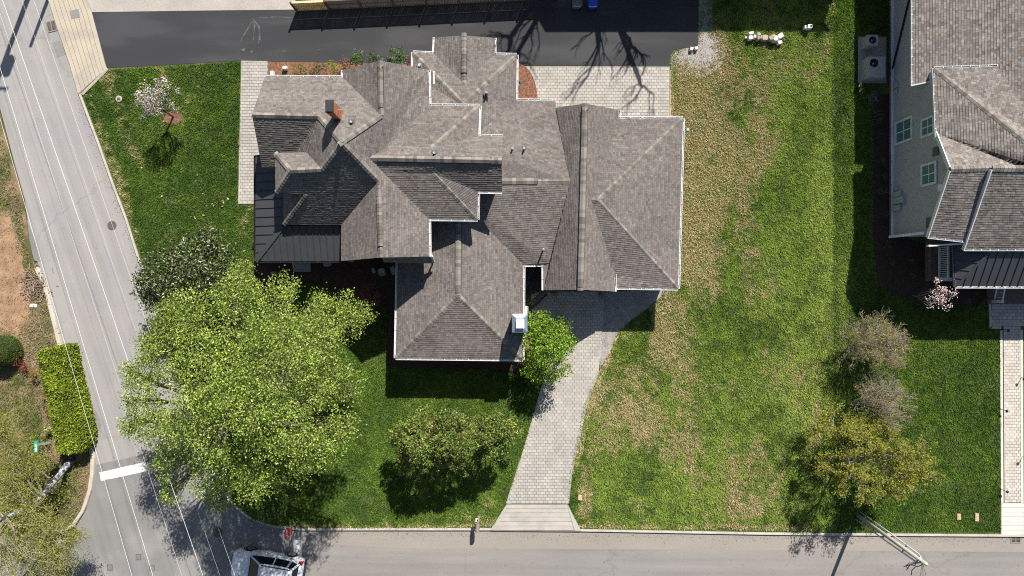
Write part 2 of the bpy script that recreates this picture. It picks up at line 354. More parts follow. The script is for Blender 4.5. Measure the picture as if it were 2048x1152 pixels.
mb = MB(); mb.tube([W(x,y,0.12) for x,y in ((165,189),(178,176),(194,160),(205,149),(216,138))], 0.10, 5); mb.build("concrete_lip", M_KERB, ap)
sheet("driveway_north", [(186,26),(216,137),(300,133),(420,126),(484,122),(640,126),(1040,132),(1338,133.5),(1340,112),(1347,101),(1368,96),(1395,93.5),(1396,-300),(590,-300),(594,21),(400,23)], 0.116, M_NEWASP)
sheet("concrete_lot", [(176,0),(186,25.5),(400,22.5),(592,20.5),(585,-300),(70,-300)], 0.112, M_CONCP)
for iz, poly in enumerate(([(505,38),(508,38),(521,54),(523,80),(517,92),(519,74),(517,56)],[(506,40),(508,41),(512,52),(511,72),(506,88),(508,70),(509,54)],[(500,50),(507,42),(508,43),(502,54),(482,84),(481,83)],[(505,37),(560,34),(590,37),(560,36.5)],[(500,104),(508,101),(505,108)],[(566,102),(572,100),(574,105),(567,106)],[(636,100),(642,99),(641,104)],[(706,99),(712,98),(711,102)],[(482,100),(492,97),(490,104)])):
    sheet("scuff_mark", poly, 0.1185+iz*0.0004, mat("scuff", (0.075,0.075,0.074), var=0.4, scale=2, fine=0.5, fscale=9))
sheet("gravel_strip", [(1341,118),(1352,103),(1370,98),(1396,95),(1398,-60),(1424,-60),(1426,60),(1446,84),(1452,112),(1438,136),(1410,156),(1372,150),(1342,152)], 0.112, M_GRAVEL)
sheet("gravel_strip", [(1208,585),(1325,577),(1322,592),(1300,612),(1262,640),(1236,668),(1228,700),(1200,745),(1200,700)], 0.112, M_GRAVEL)
sheet("sand_edge", [(1229,680),(1238,668),(1212,742),(1190,800),(1172,860),(1166,905),(1147,950),(1144,945),(1170,812),(1197,745)], 0.113, mat("dry_sand", (0.46,0.34,0.20), var=0.2, fine=0.2))
sheet("sand_edge", [(1340,140),(1346,140),(1348,230),(1338,235)], 0.113, mat("dry_sand", (0.46,0.34,0.20)))
# mulch beds
sheet("mulch_bed_north", [(538,125),(836,125),(840,175),(538,175)], 0.114, M_MULCH)
mound = sheet("mulch_bed_patio", [(1030,126)]+[(1034+41*math.sin(a), 203-75*math.cos(a)) for a in [i*math.pi/2/9 for i in range(1,10)]]+[(1075,215),(1025,215)], 0.175, M_MULCH)
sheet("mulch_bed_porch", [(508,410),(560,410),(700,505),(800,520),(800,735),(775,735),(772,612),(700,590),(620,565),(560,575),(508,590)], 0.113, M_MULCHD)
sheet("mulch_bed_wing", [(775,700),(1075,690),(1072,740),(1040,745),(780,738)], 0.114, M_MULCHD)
sheet("mulch_bed_corner", [(1046,655),(1075,650),(1080,735),(1046,735)], 0.115, M_MULCH)
sheet("mulch_ring", [(348+21*math.cos(a), 236+14*math.sin(a)) for a in [i*0.45 for i in range(14)]], 0.116, M_MULCH)
sheet("mulch_bed_shrubs", [(900+85*math.cos(a), 856+24*math.sin(a)) for a in [i*0.3 for i in range(21)]], 0.113, M_MULCH)
sheet("mulch_bed_trees", [(560,700),(660,700),(660,780),(560,760)], 0.113, M_MULCH)
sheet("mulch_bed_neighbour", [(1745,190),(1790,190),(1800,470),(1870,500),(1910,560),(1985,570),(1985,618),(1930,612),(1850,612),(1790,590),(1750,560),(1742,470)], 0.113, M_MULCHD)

# pavers: up to 300 single stones as parts, the rest joined
PAV_W, PAV_H = 0.295, 0.198
def paving(name, poly_px, z, m_single, m_join, w=PAV_W, h=PAV_H, rot=0.0, border=None, cap=300, centre=None):
    poly = P2(poly_px); root = bpy.data.objects.new(name, None); COL.objects.link(root); tag(root, kind="structure")
    mb = MB(); mb.prism(poly, z-0.06, z-0.012); mb.build("joint_bed", M_JOINT, root)
    c, s = math.cos(rot), math.sin(rot); q = [(x*c+y*s, -x*s+y*c) for x, y in poly]
    x0, x1 = min(p[0] for p in q), max(p[0] for p in q); y0, y1 = min(p[1] for p in q), max(p[1] for p in q)
    g = 0.0065; mbj = MB(); full = []; R = random.Random(len(name)*7+3)
    one = MB(); one.box(-w/2+g, w/2-g, -h/2+g, h/2-g, -0.05, -0.008); one.v = one.v
    b = 0.014                                                         # chamfered stone
    one = MB(); hw, hh = w/2-g, h/2-g
    vs_ = [(-hw,-hh,-0.05),(hw,-hh,-0.05),(hw,hh,-0.05),(-hw,hh,-0.05),(-hw,-hh,-b),(hw,-hh,-b),(hw,hh,-b),(-hw,hh,-b),(-hw+b,-hh+b,0),(hw-b,-hh+b,0),(hw-b,hh-b,0),(-hw+b,hh-b,0)]
    one.add(vs_, [(8,9,10,11)]+[(i,(i+1)%4,4+(i+1)%4,4+i) for i in range(4)]+[(4+i,4+(i+1)%4,8+(i+1)%4,8+i) for i in range(4)])
    me1 = one.mesh("paver"); me1.materials.append(m_single)
    for j in range(int((y1-y0)/h)+1):
        off = (j % 2)*w/2
        for i in range(int((x1-x0)/w)+2):
            u0 = x0-off+i*w; v0 = y0+j*h; cl = clip(q, u0+g, u0+w-g, v0+g, v0+h-g)
            if not cl: continue
            a = abs(area2(cl))
            if a < 0.004: continue
            if a > 0.985*(w-2*g)*(h-2*g): full.append((u0+w/2, v0+h/2)); continue
            t = 0.88+0.24*R.random(); wm = R.uniform(-0.03, 0.03)
            mbj.prism([(x*c-y*s, x*s+y*c) for x, y in cl], z-0.05, z+R.uniform(-0.004,0.003), (t+wm, t, t-wm))
    ctr = centre or ((x0+x1)/2, (y0+y1)/2); full.sort(key=lambda p: (p[0]-ctr[0])**2+(p[1]-ctr[1])**2)
    for k, (u, v) in enumerate(full):
        Mx = Matrix.Translation((u*c-v*s, u*s+v*c, z+R.uniform(-0.004,0.003))) @ Matrix.Rotation(rot, 4, 'Z')
        if k < cap:
            o = link("paver", me1, None, root); o.matrix_basis = Mx
        else:
            t = 0.88+0.24*R.random(); wm = R.uniform(-0.03,0.03); mbj.add([Mx @ Vector(p) for p in vs_], one.f, (t+wm, t, t-wm))
    if mbj.f: tag(mbj.build("paver_field", m_join, root), kind="stuff")
    return root
paving("path_west", [(484.5,122.5),(537,124),(537,155),(520,200),(520,340),(510,408.5),(478,408.5)], 0.145, M_PAVEO, M_PAVE)
paving("patio_north", [(1034,134),(1338,134.5),(1337.5,240),(1100,250),(1034,250)], 0.142, M_PAVEO, M_PAVE)
paving("driveway_south", [(1062,583),(1208,583),(1202,700),(1196.5,742),(1171,810),(1141,948),(1135,1006),(1014.5,1006),(1050,897),(1088,764),(1080,730),(1064,640)], 0.142, M_PAVEO, M_PAVE)
for nm, pts in (("driveway_border", [(1197.5,742),(1172.5,810),(1142.5,948),(1136,1007)]), ("driveway_border", [(1087,764),(1049,897),(1013.5,1007)])):
    mb = MB()
    for a, b in zip(pts, pts[1:]):
        n_ = max(1, int(((b[0]-a[0])**2+(b[1]-a[1])**2)**0.5/9))
        for k in range(n_):
            f0, f1 = k/n_, (k+0.93)/n_; mb.bar(W(a[0]+(b[0]-a[0])*f0, a[1]+(b[1]-a[1])*f0, 0.10), W(a[0]+(b[0]-a[0])*f1, a[1]+(b[1]-a[1])*f1, 0.10), 0.12, 0.05)
    tag(mb.build(nm, M_PAVE), kind="structure")
# scored concrete apron of the south driveway
aps = bpy.data.objects.new("apron_south", None); COL.objects.link(aps); tag(aps, kind="structure")
YS = [1008,1016,1024.5,1033,1042,1051,1059.5]
for k in range(6):
    f0, f1 = (YS[k]-1008)/51.5, (YS[k+1]-1008)/51.5; g = 0.35
    xl = lambda f: 1014-22*f; xr = lambda f: 1134+14*f
    mb = MB(); mb.prism(P2([(xl(f0),YS[k]+g),(xr(f0),YS[k]+g),(xr(f1),YS[k+1]-g),(xl(f1),YS[k+1]-g)]), 0.0, 0.135-0.004*k); mb.build("concrete_strip", M_CONCS, aps)
for pl in ([(1013,1008),(980.5,1058.5),(991.5,1059.5),(1014,1010)], [(1135,1008),(1162,1060),(1149,1060),(1134.5,1010)]):
    mb = MB(); mb.prism(P2(pl), 0.0, 0.15); mb.build("concrete_wing", M_CONCS, aps)
mb = MB(); mb.prism(P2([(1013,1007),(982,1061),(1160,1062.5),(1136,1007)]), -0.04, 0.108); mb.build("joint_bed", M_JOINT, aps)
# neighbour's walk
M_PAVEN = mat("neighbour_paver", (0.47,0.43,0.375), rnd=0.12, var=0.08, fine=0.1); M_PAVENJ = mat("neighbour_paver_j", (0.47,0.43,0.375), attr=True, var=0.08, fine=0.1)
paving("walk_neighbour", [(2004,640),(2039,640),(2040.5,1004),(2006,1004)], 0.142, M_PAVEN, M_PAVENJ, w=0.28, h=0.19, cap=300)
paving("landing_neighbour", [(1981,608),(2075,608),(2075,652),(1981,652)], 0.146, M_PAVEN, M_PAVENJ, w=0.34, h=0.22)
mb = MB()
for a, b in (((2001,660),(2003,1005)),((2041.5,660),(2043,1005)),((1978.5,604),(1980,655)),((1980,655),(2001,655))):
    mb.bar(W(*a,0.08), W(*b,0.08), 0.16, 0.075)
tag(mb.build("walk_border", M_CONCW), kind="structure")
apn = bpy.data.objects.new("walk_slabs", None); COL.objects.link(apn); tag(apn, kind="structure")
for k in range(7):
    y0 = 1005+k*9.0; mb = MB(); mb.prism(P2([(2000,y0+0.3),(2044.5,y0+0.3),(2045,y0+8.7),(2000,y0+8.7)]), 0.0, 0.13); mb.build("concrete_slab", M_CONCW, apn)

# painted stop bars, covers, grates
sheet("stop_bar", [(199,945),(290.5,924),(294,942),(202,962)], 0.010, M_PAINTW)
sheet("stop_bar", [(587,1081),(604,1080),(604,1112),(588,1140)], 0.014, M_PAINTW)
def manhole(px, py, r, label):
    t = thing("manhole_cover", label, "manhole cover", W(px, py), "manhole covers in the road")
    c = W(px, py, 0.006); mb = MB(); mb.lathe(c, [(r,0),(r,0.012),(r*0.9,0.014),(r*0.9,0.006)], 28); mb.build("rim", M_IRON, t)
    mb = MB(); mb.lathe(c, [(r*0.87,0.0),(r*0.87,0.010),(r*0.80,0.012)], 28)
    for k in range(-3,4): mb.box(c.x-r*0.6, c.x+r*0.6, c.y+k*r*0.2-0.015, c.y+k*r*0.2+0.015, 0.016, 0.024)
    mb.build("lid", M_IRON, t)
manhole(224,451,0.30,"round iron manhole cover in the west road beside the kerb")
manhole(435,1064,0.34,"round iron manhole cover in the tree's shade at the junction")
for (x, y, lb) in ((277,1114,"square valve cover nearest the stop bar at the junction"),(220,1135,"leftmost square valve cover at the junction"),(304,1136,"square valve cover lowest and right, under a wire at the junction")):
    t = thing("valve_cover", lb, "valve cover", W(x, y), "valve covers in the junction"); c = W(x, y)
    mb = MB(); mb.box(c.x-0.18,c.x+0.18,c.y-0.2,c.y+0.2,0.0,0.012); mb.build("frame", mat("cover_frame",(0.10,0.10,0.095)), t)
    mb = MB(); mb.box(c.x-0.14,c.x+0.14,c.y-0.16,c.y+0.16,0.0,0.016); mb.build("lid", mat("cover_lid",(0.17,0.165,0.155),fine=0.3), t)
def grate(px, py, w, d, rz, label, z=0.02, n=8):
    t = thing("drain_grate", label, "drain grate", W(px, py), "storm drain grates"); R_ = Matrix.Translation(W(px, py)) @ Matrix.Rotation(rz,4,'Z')
    mb = MB(); mb.box(-w/2,w/2,-d/2,d/2,0.0,z+0.002,None,R_); mb.build("well", M_DARK, t)
    mb = MB()
    for x0,x1,y0,y1 in ((-w/2-0.08,-w/2,-d/2-0.08,d/2+0.08),(w/2,w/2+0.08,-d/2-0.08,d/2+0.08),(-w/2,w/2,-d/2-0.08,-d/2),(-w/2,w/2,d/2,d/2+0.08),(-0.03,0.03,-d/2,d/2)): mb.box(x0,x1,y0,y1,0,z+0.015,None,R_)
    mb.build("frame", mat("grate_frame",(0.21,0.19,0.17)), t)
    for k in range(n+1):
        y = -d/2+d*k/n; mb = MB(); mb.box(-w/2,w/2,y-0.02,y+0.02,0.0,z+0.012,None,R_); mb.build("bar", mat("grate_bar",(0.16,0.145,0.13)), t)
grate(103.5,52.5,0.52,0.58,math.radians(14),"square storm drain grate beside the concrete apron at upper left",z=0.02)
grate(2031,1079,0.56,0.36,0,"storm drain grate at the kerb below the neighbour's walk",z=0.02,n=4)
c = W(152,29.5); t = MB(); t.box(-0.30,0.30,-0.28,0.28,0.09,0.126,None,Matrix.Translation(c) @ Matrix.Rotation(math.radians(12),4,'Z'))
tag(t.build("concrete_lid", mat("old_lid",(0.23,0.215,0.205))), "grey square lid set in the cream concrete apron", "utility cover")

# ---------------- grass
def P(l): return P2(l)
LAWN_IN = [P([(240,-60),(168,190)]+[(x+10,y-4) for x,y in E_CURB2[1:]]+[(984,1052),(1161,1054),(2048,1064),(2090,1064),(2090,-60)])]
GR_OUT = [P(l) for l in (
    [(176,-80),(186,26),(216,140),(300,136),(420,129),(484,124),(484,120),(1040,133),(1339,136),(1343,110),(1352,101),(1396,92),(1396,-80)],
    [(150,189),(166,192),(208,150),(218,138),(190,20),(90,-10)],
    [(482,120),(540,120),(1342,130),(1342,237),(1330,240),(1320,575),(1300,580),(1200,585),(1062,640),(1080,740),(790,735),(788,520),(690,520),(510,518),(508,411),(476,411)],
    [(1062,583),(1325,575),(1322,594),(1300,612),(1262,640),(1232,668),(1222,700),(1194,745),(1168,812),(1139,950),(1136,1008),(1164,1062),(978,1062),(1012,1008),(1048,897),(1086,764)],
    [(508,410),(560,410),(700,505),(800,520),(800,735),(775,735),(772,612),(700,590),(620,565),(560,575),(508,590)],
    [(348+19*math.cos(a), 236+12*math.sin(a)) for a in [i*0.45 for i in range(14)]],
    [(900+75*math.cos(a), 856+18*math.sin(a)) for a in [i*0.3 for i in range(21)]],
    [(1745,190),(1715,160),(1715,70),(1780,70),(1780,-60),(2090,-60),(2090,1080),(1998,1080),(1998,655),(1976,655),(1976,612),(1930,612),(1850,612),(1790,590),(1750,560),(1742,470)],
)]
def lawn_fields(x, y):
    px = x/CAM_H*FPX+1024; py = 576-y/CAM_H*FPX
    n1 = fbm(3, x, y, 0.35, 3); n2 = fbm(9, x, y, 1.7, 3); n3 = fbm(15, x, y*0.35, 0.9, 3); n4 = fbm(31, x, y, 5.0, 2)
    gs = lambda cx, cy, sx, sy: np.exp(-((px-cx)/sx)**2-((py-cy)/sy)**2)
    east = np.clip((px-1140)/40, 0, 1)*np.clip((1668-px)/14, 0, 1)
    d = -0.18+0.55*(n2-0.5)+0.7*(n1-0.5)
    d += east*(0.17+0.85*(n3-0.5))
    d += 0.95*gs(1400,230,56,140)*east+0.85*gs(1396,480,40,150)*east+0.45*gs(1330,690,50,80)+0.35*gs(1420,120,60,40)
    d += 0.10*gs(1330,760,60,120)+0.10*gs(1250,850,40,130)+0.06*gs(1400,760,120,180)+0.12*gs(1300,1015,260,25)+0.22*gs(1500,330,80,190)
    d += 0.5*gs(1170,985,22,60)+0.35*gs(1500,1010,30,22)+0.6*gs(1375,938,14,10)+0.3*gs(1310,620,30,50)
    d -= 0.55*np.clip((px-1655)/14, 0, 1)*np.clip((1700-px)/14,0,1)+0.35*gs(1600,420,45,260)
    d -= 0.30*np.clip((px-1700)/20, 0, 1)
    cx = 166+(py-190)*0.345                                         # bald strip behind the west kerb
    d += 0.38*np.exp(-((px-cx-14)/14)**2)*(py < 560)+0.36*np.exp(-((px-cx-62)/16)**2)*(py < 330)*(py > 150)
    d += 0.30*gs(215,150,26,14)+0.25*gs(395,160,40,30)+0.35*gs(492,430,16,70)+0.45*np.exp(-((py-1052)/6)**2)*(px > 560)*(px < 2000)
    d += 0.28*gs(935,1040,40,14)+0.06*gs(760,1000,120,60)
    d += 0.5*(n4-0.5)
    dry = np.clip((d-0.02)/0.55, 0, 1)
    bright = np.clip(0.42+0.9*(n1-0.5)+0.7*(n2-0.5)+0.6*(n4-0.5)+0.34*east+0.45*gs(1650,450,32,200)*(px < 1664)+0.40*gs(1680,590,16,110)+0.2*gs(1640,800,60,120)-0.11*(1-east)-0.05*(px < 500), 0, 1)
    yel = np.clip(0.95*gs(1650,440,32,230)*(px < 1664)+0.75*gs(1682,600,20,110)+0.5*gs(1600,760,70,160)+east*(0.34+0.9*(n1-0.4))+0.08, 0, 1)
    thin = 1-np.clip(1.05*gs(1392,112,50,26)+0.8*gs(1410,60,16,60)-0.3*(n4-0.5),0,0.93)
    return dry, bright, 0.40+0.75*east, thin, yel
def grass(name, polys_in, polys_out, dens, z, label, field=lawn_fields, seed=5, hmin=0.05, hmax=0.135, width=0.052, tone=1.0):
    R = np.random.default_rng(seed); allp = np.concatenate([np.array(p) for p in polys_in])
    x0, y0 = allp.min(0); x1, y1 = allp.max(0); x0 = max(x0,-35.5); x1 = min(x1,35.5); y0 = max(y0,-20.5); y1 = min(y1,20.5)
    n = int((x1-x0)*(y1-y0)*dens); x = R.uniform(x0,x1,n); y = R.uniform(y0,y1,n)
    k = np.zeros(n, bool)
    for p in polys_in: k |= inside(p, x, y)
    for p in polys_out: k &= ~inside(p, x, y)
    x = x[k]; y = y[k]; cl_ = 0.5+1.25*(0.6*fbm(88, x, y, 2.6, 2)+0.4*fbm(98, x, y, 1.3, 2)-0.5); kk_ = R.random(len(x)) < 0.6+1.1*(cl_-0.35); x = x[kk_]; y = y[kk_]; cl_ = cl_[kk_]; fl = field(x, y); dry, br = fl[0], fl[1]; amp = fl[2]; br = np.clip(br+amp*(cl_-0.5),0,1); thin = fl[3]; yel = fl[4]; keep = (R.random(len(x)) > 0.25*dry) & (R.random(len(x)) < thin)
    x = x[keep]; y = y[keep]; dry = dry[keep]; br = br[keep]; yel = yel[keep]; n = len(x)
    a = R.uniform(0, 2*math.pi, n); h = R.uniform(hmin, hmax, n)*(0.75+0.5*br); lean = R.uniform(0.3, 1.3, n)*h; w = width*R.uniform(0.7,1.3,n)
    la = a+R.uniform(1.0,2.1,n)
    v = np.zeros((n,3,3), np.float32)
    v[:,0,0] = x-np.cos(a)*w/2; v[:,0,1] = y-np.sin(a)*w/2; v[:,1,0] = x+np.cos(a)*w/2; v[:,1,1] = y+np.sin(a)*w/2
    v[:,0,2] = v[:,1,2] = z-0.01; v[:,2,0] = x+np.cos(la)*lean; v[:,2,1] = y+np.sin(la)*lean; v[:,2,2] = z+h
    n5 = fbm(120, x, y, 4.5, 2); mixd = np.clip((dry*1.35-(0.75*n5+0.35*R.random(n)))*1.7+0.50, 0, 1)*np.clip(dry*4,0,1)
    g0 = np.array([0.038,0.100,0.010])*tone; g1 = np.array([0.225,0.345,0.048])*tone; s0 = np.array([0.27,0.245,0.09])*tone; s1 = np.array([0.62,0.53,0.28])*tone
    q = np.clip(br+R.normal(0,0.10,n), 0, 1)[:,None]; s = np.clip(R.random(n)*0.6+dry*0.4,0,1)[:,None]
    gr = g0+(g1-g0)*q; gr = gr+(np.array([0.38,0.46,0.11])*tone*(0.35+0.75*q)-gr)*(yel*0.75)[:,None]; c = (s0+(s1-s0)*s)*mixd[:,None]+gr*(1-mixd[:,None])
    me = np_mesh(name, v.reshape(-1,3), np.arange(n*3).reshape(-1,3), c)
    o = link(name, me, M_GRASS); return tag(o, label, "grass", kind="stuff")
grass("lawn_grass", LAWN_IN, GR_OUT, 1200, Z_LAWN, "green lawn with straw coloured patches around the houses")
CLAY_P = P([(-60,425),(20,430),(34,450),(42,500),(43,560),(54,590),(46,640),(26,662),(-60,660)])
def verge_fields(x, y):
    px = x/CAM_H*FPX+1024; py = 576-y/CAM_H*FPX
    gs = lambda cx, cy, sx, sy: np.exp(-((px-cx)/sx)**2-((py-cy)/sy)**2)
    n1 = fbm(41, x, y, 0.6, 3); n2 = fbm(47, x, y, 2.2, 3)
    d = 0.75+0.9*(n1-0.5)+0.6*(n2-0.5)-1.3*gs(32,795,34,42)-1.2*gs(62,845,26,34)-0.5*gs(12,405,14,18)-0.6*gs(150,950,26,60)-0.5*gs(110,1000,40,40)-0.45*gs(20,330,22,30)-0.4*gs(90,590,14,40)
    clay = inside(CLAY_P, x+0.5*(n1-0.5)*4, y+0.5*(n2-0.5)*4)
    return np.clip(d,0,1), np.clip(0.55+0.9*(n2-0.5),0,1), np.full(len(x),0.9), np.where(clay, 0.10, np.clip(0.35+1.6*(n1-0.3),0.15,1)), np.full(len(x),0.15)
grass("verge_grass", [P([(-40,-60),(-40,262)]+[(x-8,y) for x,y in W_EDGE[1:6]]+[(x-10,y-2) for x,y in W_KERB[:-1]]+[(-40,1066)])],
      [P([(74,704),(130,690),(174,880),(166,908),(112,908)])], 520, Z_LAWN, "patchy dry grass and weeds on the verge west of the road", verge_fields, 8, tone=np.array([0.66,0.66,0.74]))
# ------------------------------------------------------------------ houses
def newell(pts):
    n = Vector((0,0,0))
    for i in range(len(pts)):
        a, b = pts[i], pts[(i+1)%len(pts)]
        n += Vector(((a.y-b.y)*(a.z+b.z), (a.z-b.z)*(a.x+b.x), (a.x-b.x)*(a.y+b.y)))
    n.normalize(); return n if n.z > 0 else -n
class Roof:
    """one roof part: deck slab, shingle courses (joined), cap shingles"""
    def __init__(s, house, name, V, faces, m_shing, expo=0.130, seed=1, tones=(0.80,1.22), label=None, thick=(0.014,0.024)):
        s.house = house; s.V = {k: W(*v) for k, v in V.items()}; s.faces = faces
        deck = MB(); sh = MB(); R = random.Random(seed)
        for f in faces:
            pts = [s.V[k] for k in f]
            n = newell(pts); u = Vector((0,0,1)).cross(n)
            if u.length < 1e-3: u = Vector((1,0,0))
            u.normalize(); v = n.cross(u); O = sum(pts, Vector())/len(pts)
            q = [((p-O).dot(u), (p-O).dot(v)) for p in pts]
            if area2(q) < 0: q = q[::-1]
            u0, u1 = min(p[0] for p in q), max(p[0] for p in q); v0, v1 = min(p[1] for p in q), max(p[1] for p in q)
            # residual of a slightly warped face: follow the real corner heights
            res = [((p-O).dot(u), (p-O).dot(v), (p-O).dot(n)) for p in pts]
            tris = [tuple(res[i] for i in t3) for t3 in tessellate_polygon([[Vector((r_[0], r_[1], 0)) for r_ in res]])]
            for t3 in tris: deck.slab([O+u*r_[0]+v*r_[1]+n*r_[2] for r_ in t3], -0.014, -0.16)
            pre = []
            for (A_, B_, C_) in tris:
                D_ = (B_[1]-C_[1])*(A_[0]-C_[0])+(C_[0]-B_[0])*(A_[1]-C_[1])
                if abs(D_) > 1e-9: pre.append((A_, B_, C_, D_))
            def lift(a, b):
                best = -9; bz = 0
                for (A_, B_, C_, D_) in pre:
                    l1 = ((B_[1]-C_[1])*(a-C_[0])+(C_[0]-B_[0])*(b-C_[1]))/D_; l2 = ((C_[1]-A_[1])*(a-C_[0])+(A_[0]-C_[0])*(b-C_[1]))/D_; l3 = 1-l1-l2
                    mn = min(l1, l2, l3)
                    if mn > best: best = mn; bz = l1*A_[2]+l2*B_[2]+l3*C_[2]
                    if mn >= -1e-6: break
                return bz
            k = 0; y = v0
            while y < v1:
                x = u0-R.random()*0.3; drift = R.uniform(-0.05, 0.05)
                while x < u1:
                    wd = R.choice((0.10,0.13,0.15,0.18,0.21,0.25)); cl = clip(q, x, x+wd-0.007, y, y+expo*0.78)
                    if cl and abs(area2(cl)) > 0.0008:
                        tl = thick[1]*R.uniform(0.9,1.0) if R.random() < 0.8 else thick[0]
                        t = R.uniform(*tones)+drift; t = t if R.random() < 0.86 else t*R.choice((0.8,1.18)); wm = R.uniform(-0.05,0.05)
                        top = []
                        for (a, b) in cl:
                            z = tl+(0.002-tl)*(b-y)/expo+lift(a, b); top.append(O+u*a+v*b+n*z)
                        m = len(cl); bot = [p-n*(0.03) for p in top]
                        sh.add(bot+top, [tuple(range(m,2*m))]+[(i,(i+1)%m,m+(i+1)%m,m+i) for i in range(m)], (t*(1+wm), t, t*(1-wm)))
                        band = clip(q, x, x+wd-0.007, y+expo*0.78, y+expo)
                        if band and abs(area2(band)) > 0.0003:
                            top = [O+u*a+v*b+n*(tl+(0.002-tl)*(b-y)/expo+lift(a, b)) for (a, b) in band]; t2 = t*0.74
                            sh.add(top, [tuple(range(len(top)))], (t2*(1+wm), t2, t2*(1-wm)))
                    x += wd
                y += expo; k += 1
        s.deck = deck.build(name, M_DECK, house)
        if label: s.deck["label"] = label
        tag(sh.build("shingles", m_shing, s.deck), kind="stuff")
        s.caps = []
    def line(s, a, b, vent=None, w=0.32, drop=0.07, lift=0.03, mesh=None):
        p = s.V[a] if isinstance(a, str) else W(*a); q = s.V[b] if isinstance(b, str) else W(*b)
        if p.z > q.z+0.02: p, q = q, p                      # lay from the low end up
        d = (q-p); L = d.length; d.normalize(); up = Vector((0,0,1)); up = (up-d*up.dot(d)).normalized(); y = up.cross(d)
        Mx = Matrix((d, y, up)).transposed().to_4x4()
        e = 0.215; n = int(L/e)
        for k in range(n+1):
            t = k*e
            if L-t < 0.05: continue
            lf = lift+(0.055 if vent and vent[0] <= t/L <= vent[1] else 0.0)
            A = Mx.copy(); A.translation = p+d*t+up*lf; s.caps.append((A, w/0.32, drop/0.07))
        if vent:
            mb = MB(); t0, t1 = vent[0]*L, vent[1]*L; h = w/2+0.02
            A = Mx.copy(); A.translation = p
            sec = ((-h,-drop*1.4),(-h,-drop*0.9+0.03),(0,lift+0.01),(h,-drop*0.9+0.03),(h,-drop*1.4))
            vs_ = [A @ Vector((t,yy,zz)) for t in (t0,t1) for yy, zz in sec]
            mb.add(vs_, [(i,i+1,5+i+1,5+i) for i in range(4)]+[(0,1,2,3,4),(9,8,7,6,5)]); mb.build("ridge_vent", M_VENT, s.house)
    def finish(s, cap=300):
        """cap shingles: single pieces up to the limit, the rest joined"""
        sec = [(-0.16,-0.07),(-0.15,-0.055),(0,0.012),(0.15,-0.055),(0.16,-0.07)]
        def geo(dw, dd):
            L = 0.24; vs_ = [(0,y*dw,z*dd+0.012) for y,z in sec]+[(L,y*dw*0.97,z*dd-0.004) for y,z in sec]
            return vs_, [(i,i+1,6+i,5+i) for i in range(4)]+[(4,3,2,1,0),(5,6,7,8,9),(0,5,9,4)]
        meshes = {}; rest = MB(); R = random.Random(5)
        R.shuffle(s.caps)
        for k, (A, dw, dd) in enumerate(s.caps):
            key = (round(dw,2), round(dd,2)); vs_, fs = geo(*key)
            if k < cap:
                if key not in meshes:
                    mb = MB(); mb.add(vs_, fs); meshes[key] = mb.mesh("cap_shingle"); meshes[key].materials.append(M_CAP)
                o = link("cap_shingle", meshes[key], None, s.deck); o.matrix_basis = A
            else:
                t = R.uniform(0.75,1.28); rest.add([A @ Vector(p) for p in vs_], fs, (t,t,t))
        if rest.f: tag(rest.build("cap_shingle_rows", M_CAPJ, s.deck), kind="stuff")
def gutter(house, p, q, inner, m=None, w=0.115, hang=0.75, name="gutter"):
    p = W(*p) if not isinstance(p, Vector) else p; q = W(*q) if not isinstance(q, Vector) else q
    c = W(*inner) if not isinstance(inner, Vector) else inner
    d = (q-p); L = d.length; d.normalize(); o = Vector((d.y,-d.x,0)).normalized()
    if o.dot(c-p) > 0: o = -o
    up = o.cross(d); up = up if up.z > 0 else -up
    Mx = Matrix((d, o, up)).transposed().to_4x4(); Mx.translation = p
    mb = MB()
    mb.box(0,L,0.0,0.02,-0.17,0.0,None,Mx); mb.box(0,L,0.02,w-0.025,-0.09,-0.075,None,Mx); mb.box(0,L,w-0.025,w,-0.10,0.02,None,Mx)
    mb.box(0,0.02,0.02,w-0.025,-0.08,0.012,None,Mx); mb.box(L-0.02,L,0.02,w-0.025,-0.08,0.012,None,Mx)
    for k in range(1, int(L/hang)+1): mb.box(k*hang-0.02,k*hang+0.02,0.02,w-0.025,0.0,0.015,None,Mx)
    return mb.build(name, m or M_WHITE, house)
def walls(house, name, loop, inset, zbase, m, drop=0.2):
    """vertical wall faces under a roof outline given in photo coordinates with heights"""
    P_ = [W(*p) for p in loop]; n = len(P_)
    a = sum(P_[i].x*P_[(i+1)%n].y-P_[(i+1)%n].x*P_[i].y for i in range(n))
    if a < 0: P_ = P_[::-1]
    out = []
    for i in range(n):
        p0, p1, p2 = P_[i-1], P_[i], P_[(i+1)%n]
        d1 = Vector((p1.x-p0.x, p1.y-p0.y)).normalized(); d2 = Vector((p2.x-p1.x, p2.y-p1.y)).normalized()
        n1 = Vector((-d1.y, d1.x)); n2 = Vector((-d2.y, d2.x)); b = n1+n2
        if b.length < 0.3: b = n1
        else: b = b/(b.dot(n1))
        if b.length > 2: b = b.normalized()*2
        out.append(Vector((p1.x+b.x*inset, p1.y+b.y*inset, p1.z-drop)))
    mb = MB()
    mb.add([(p.x,p.y,zbase) for p in out]+[tuple(p) for p in out], [(i,(i+1)%n,n+(i+1)%n,n+i) for i in range(n)])
    return mb.build(name, m, house)

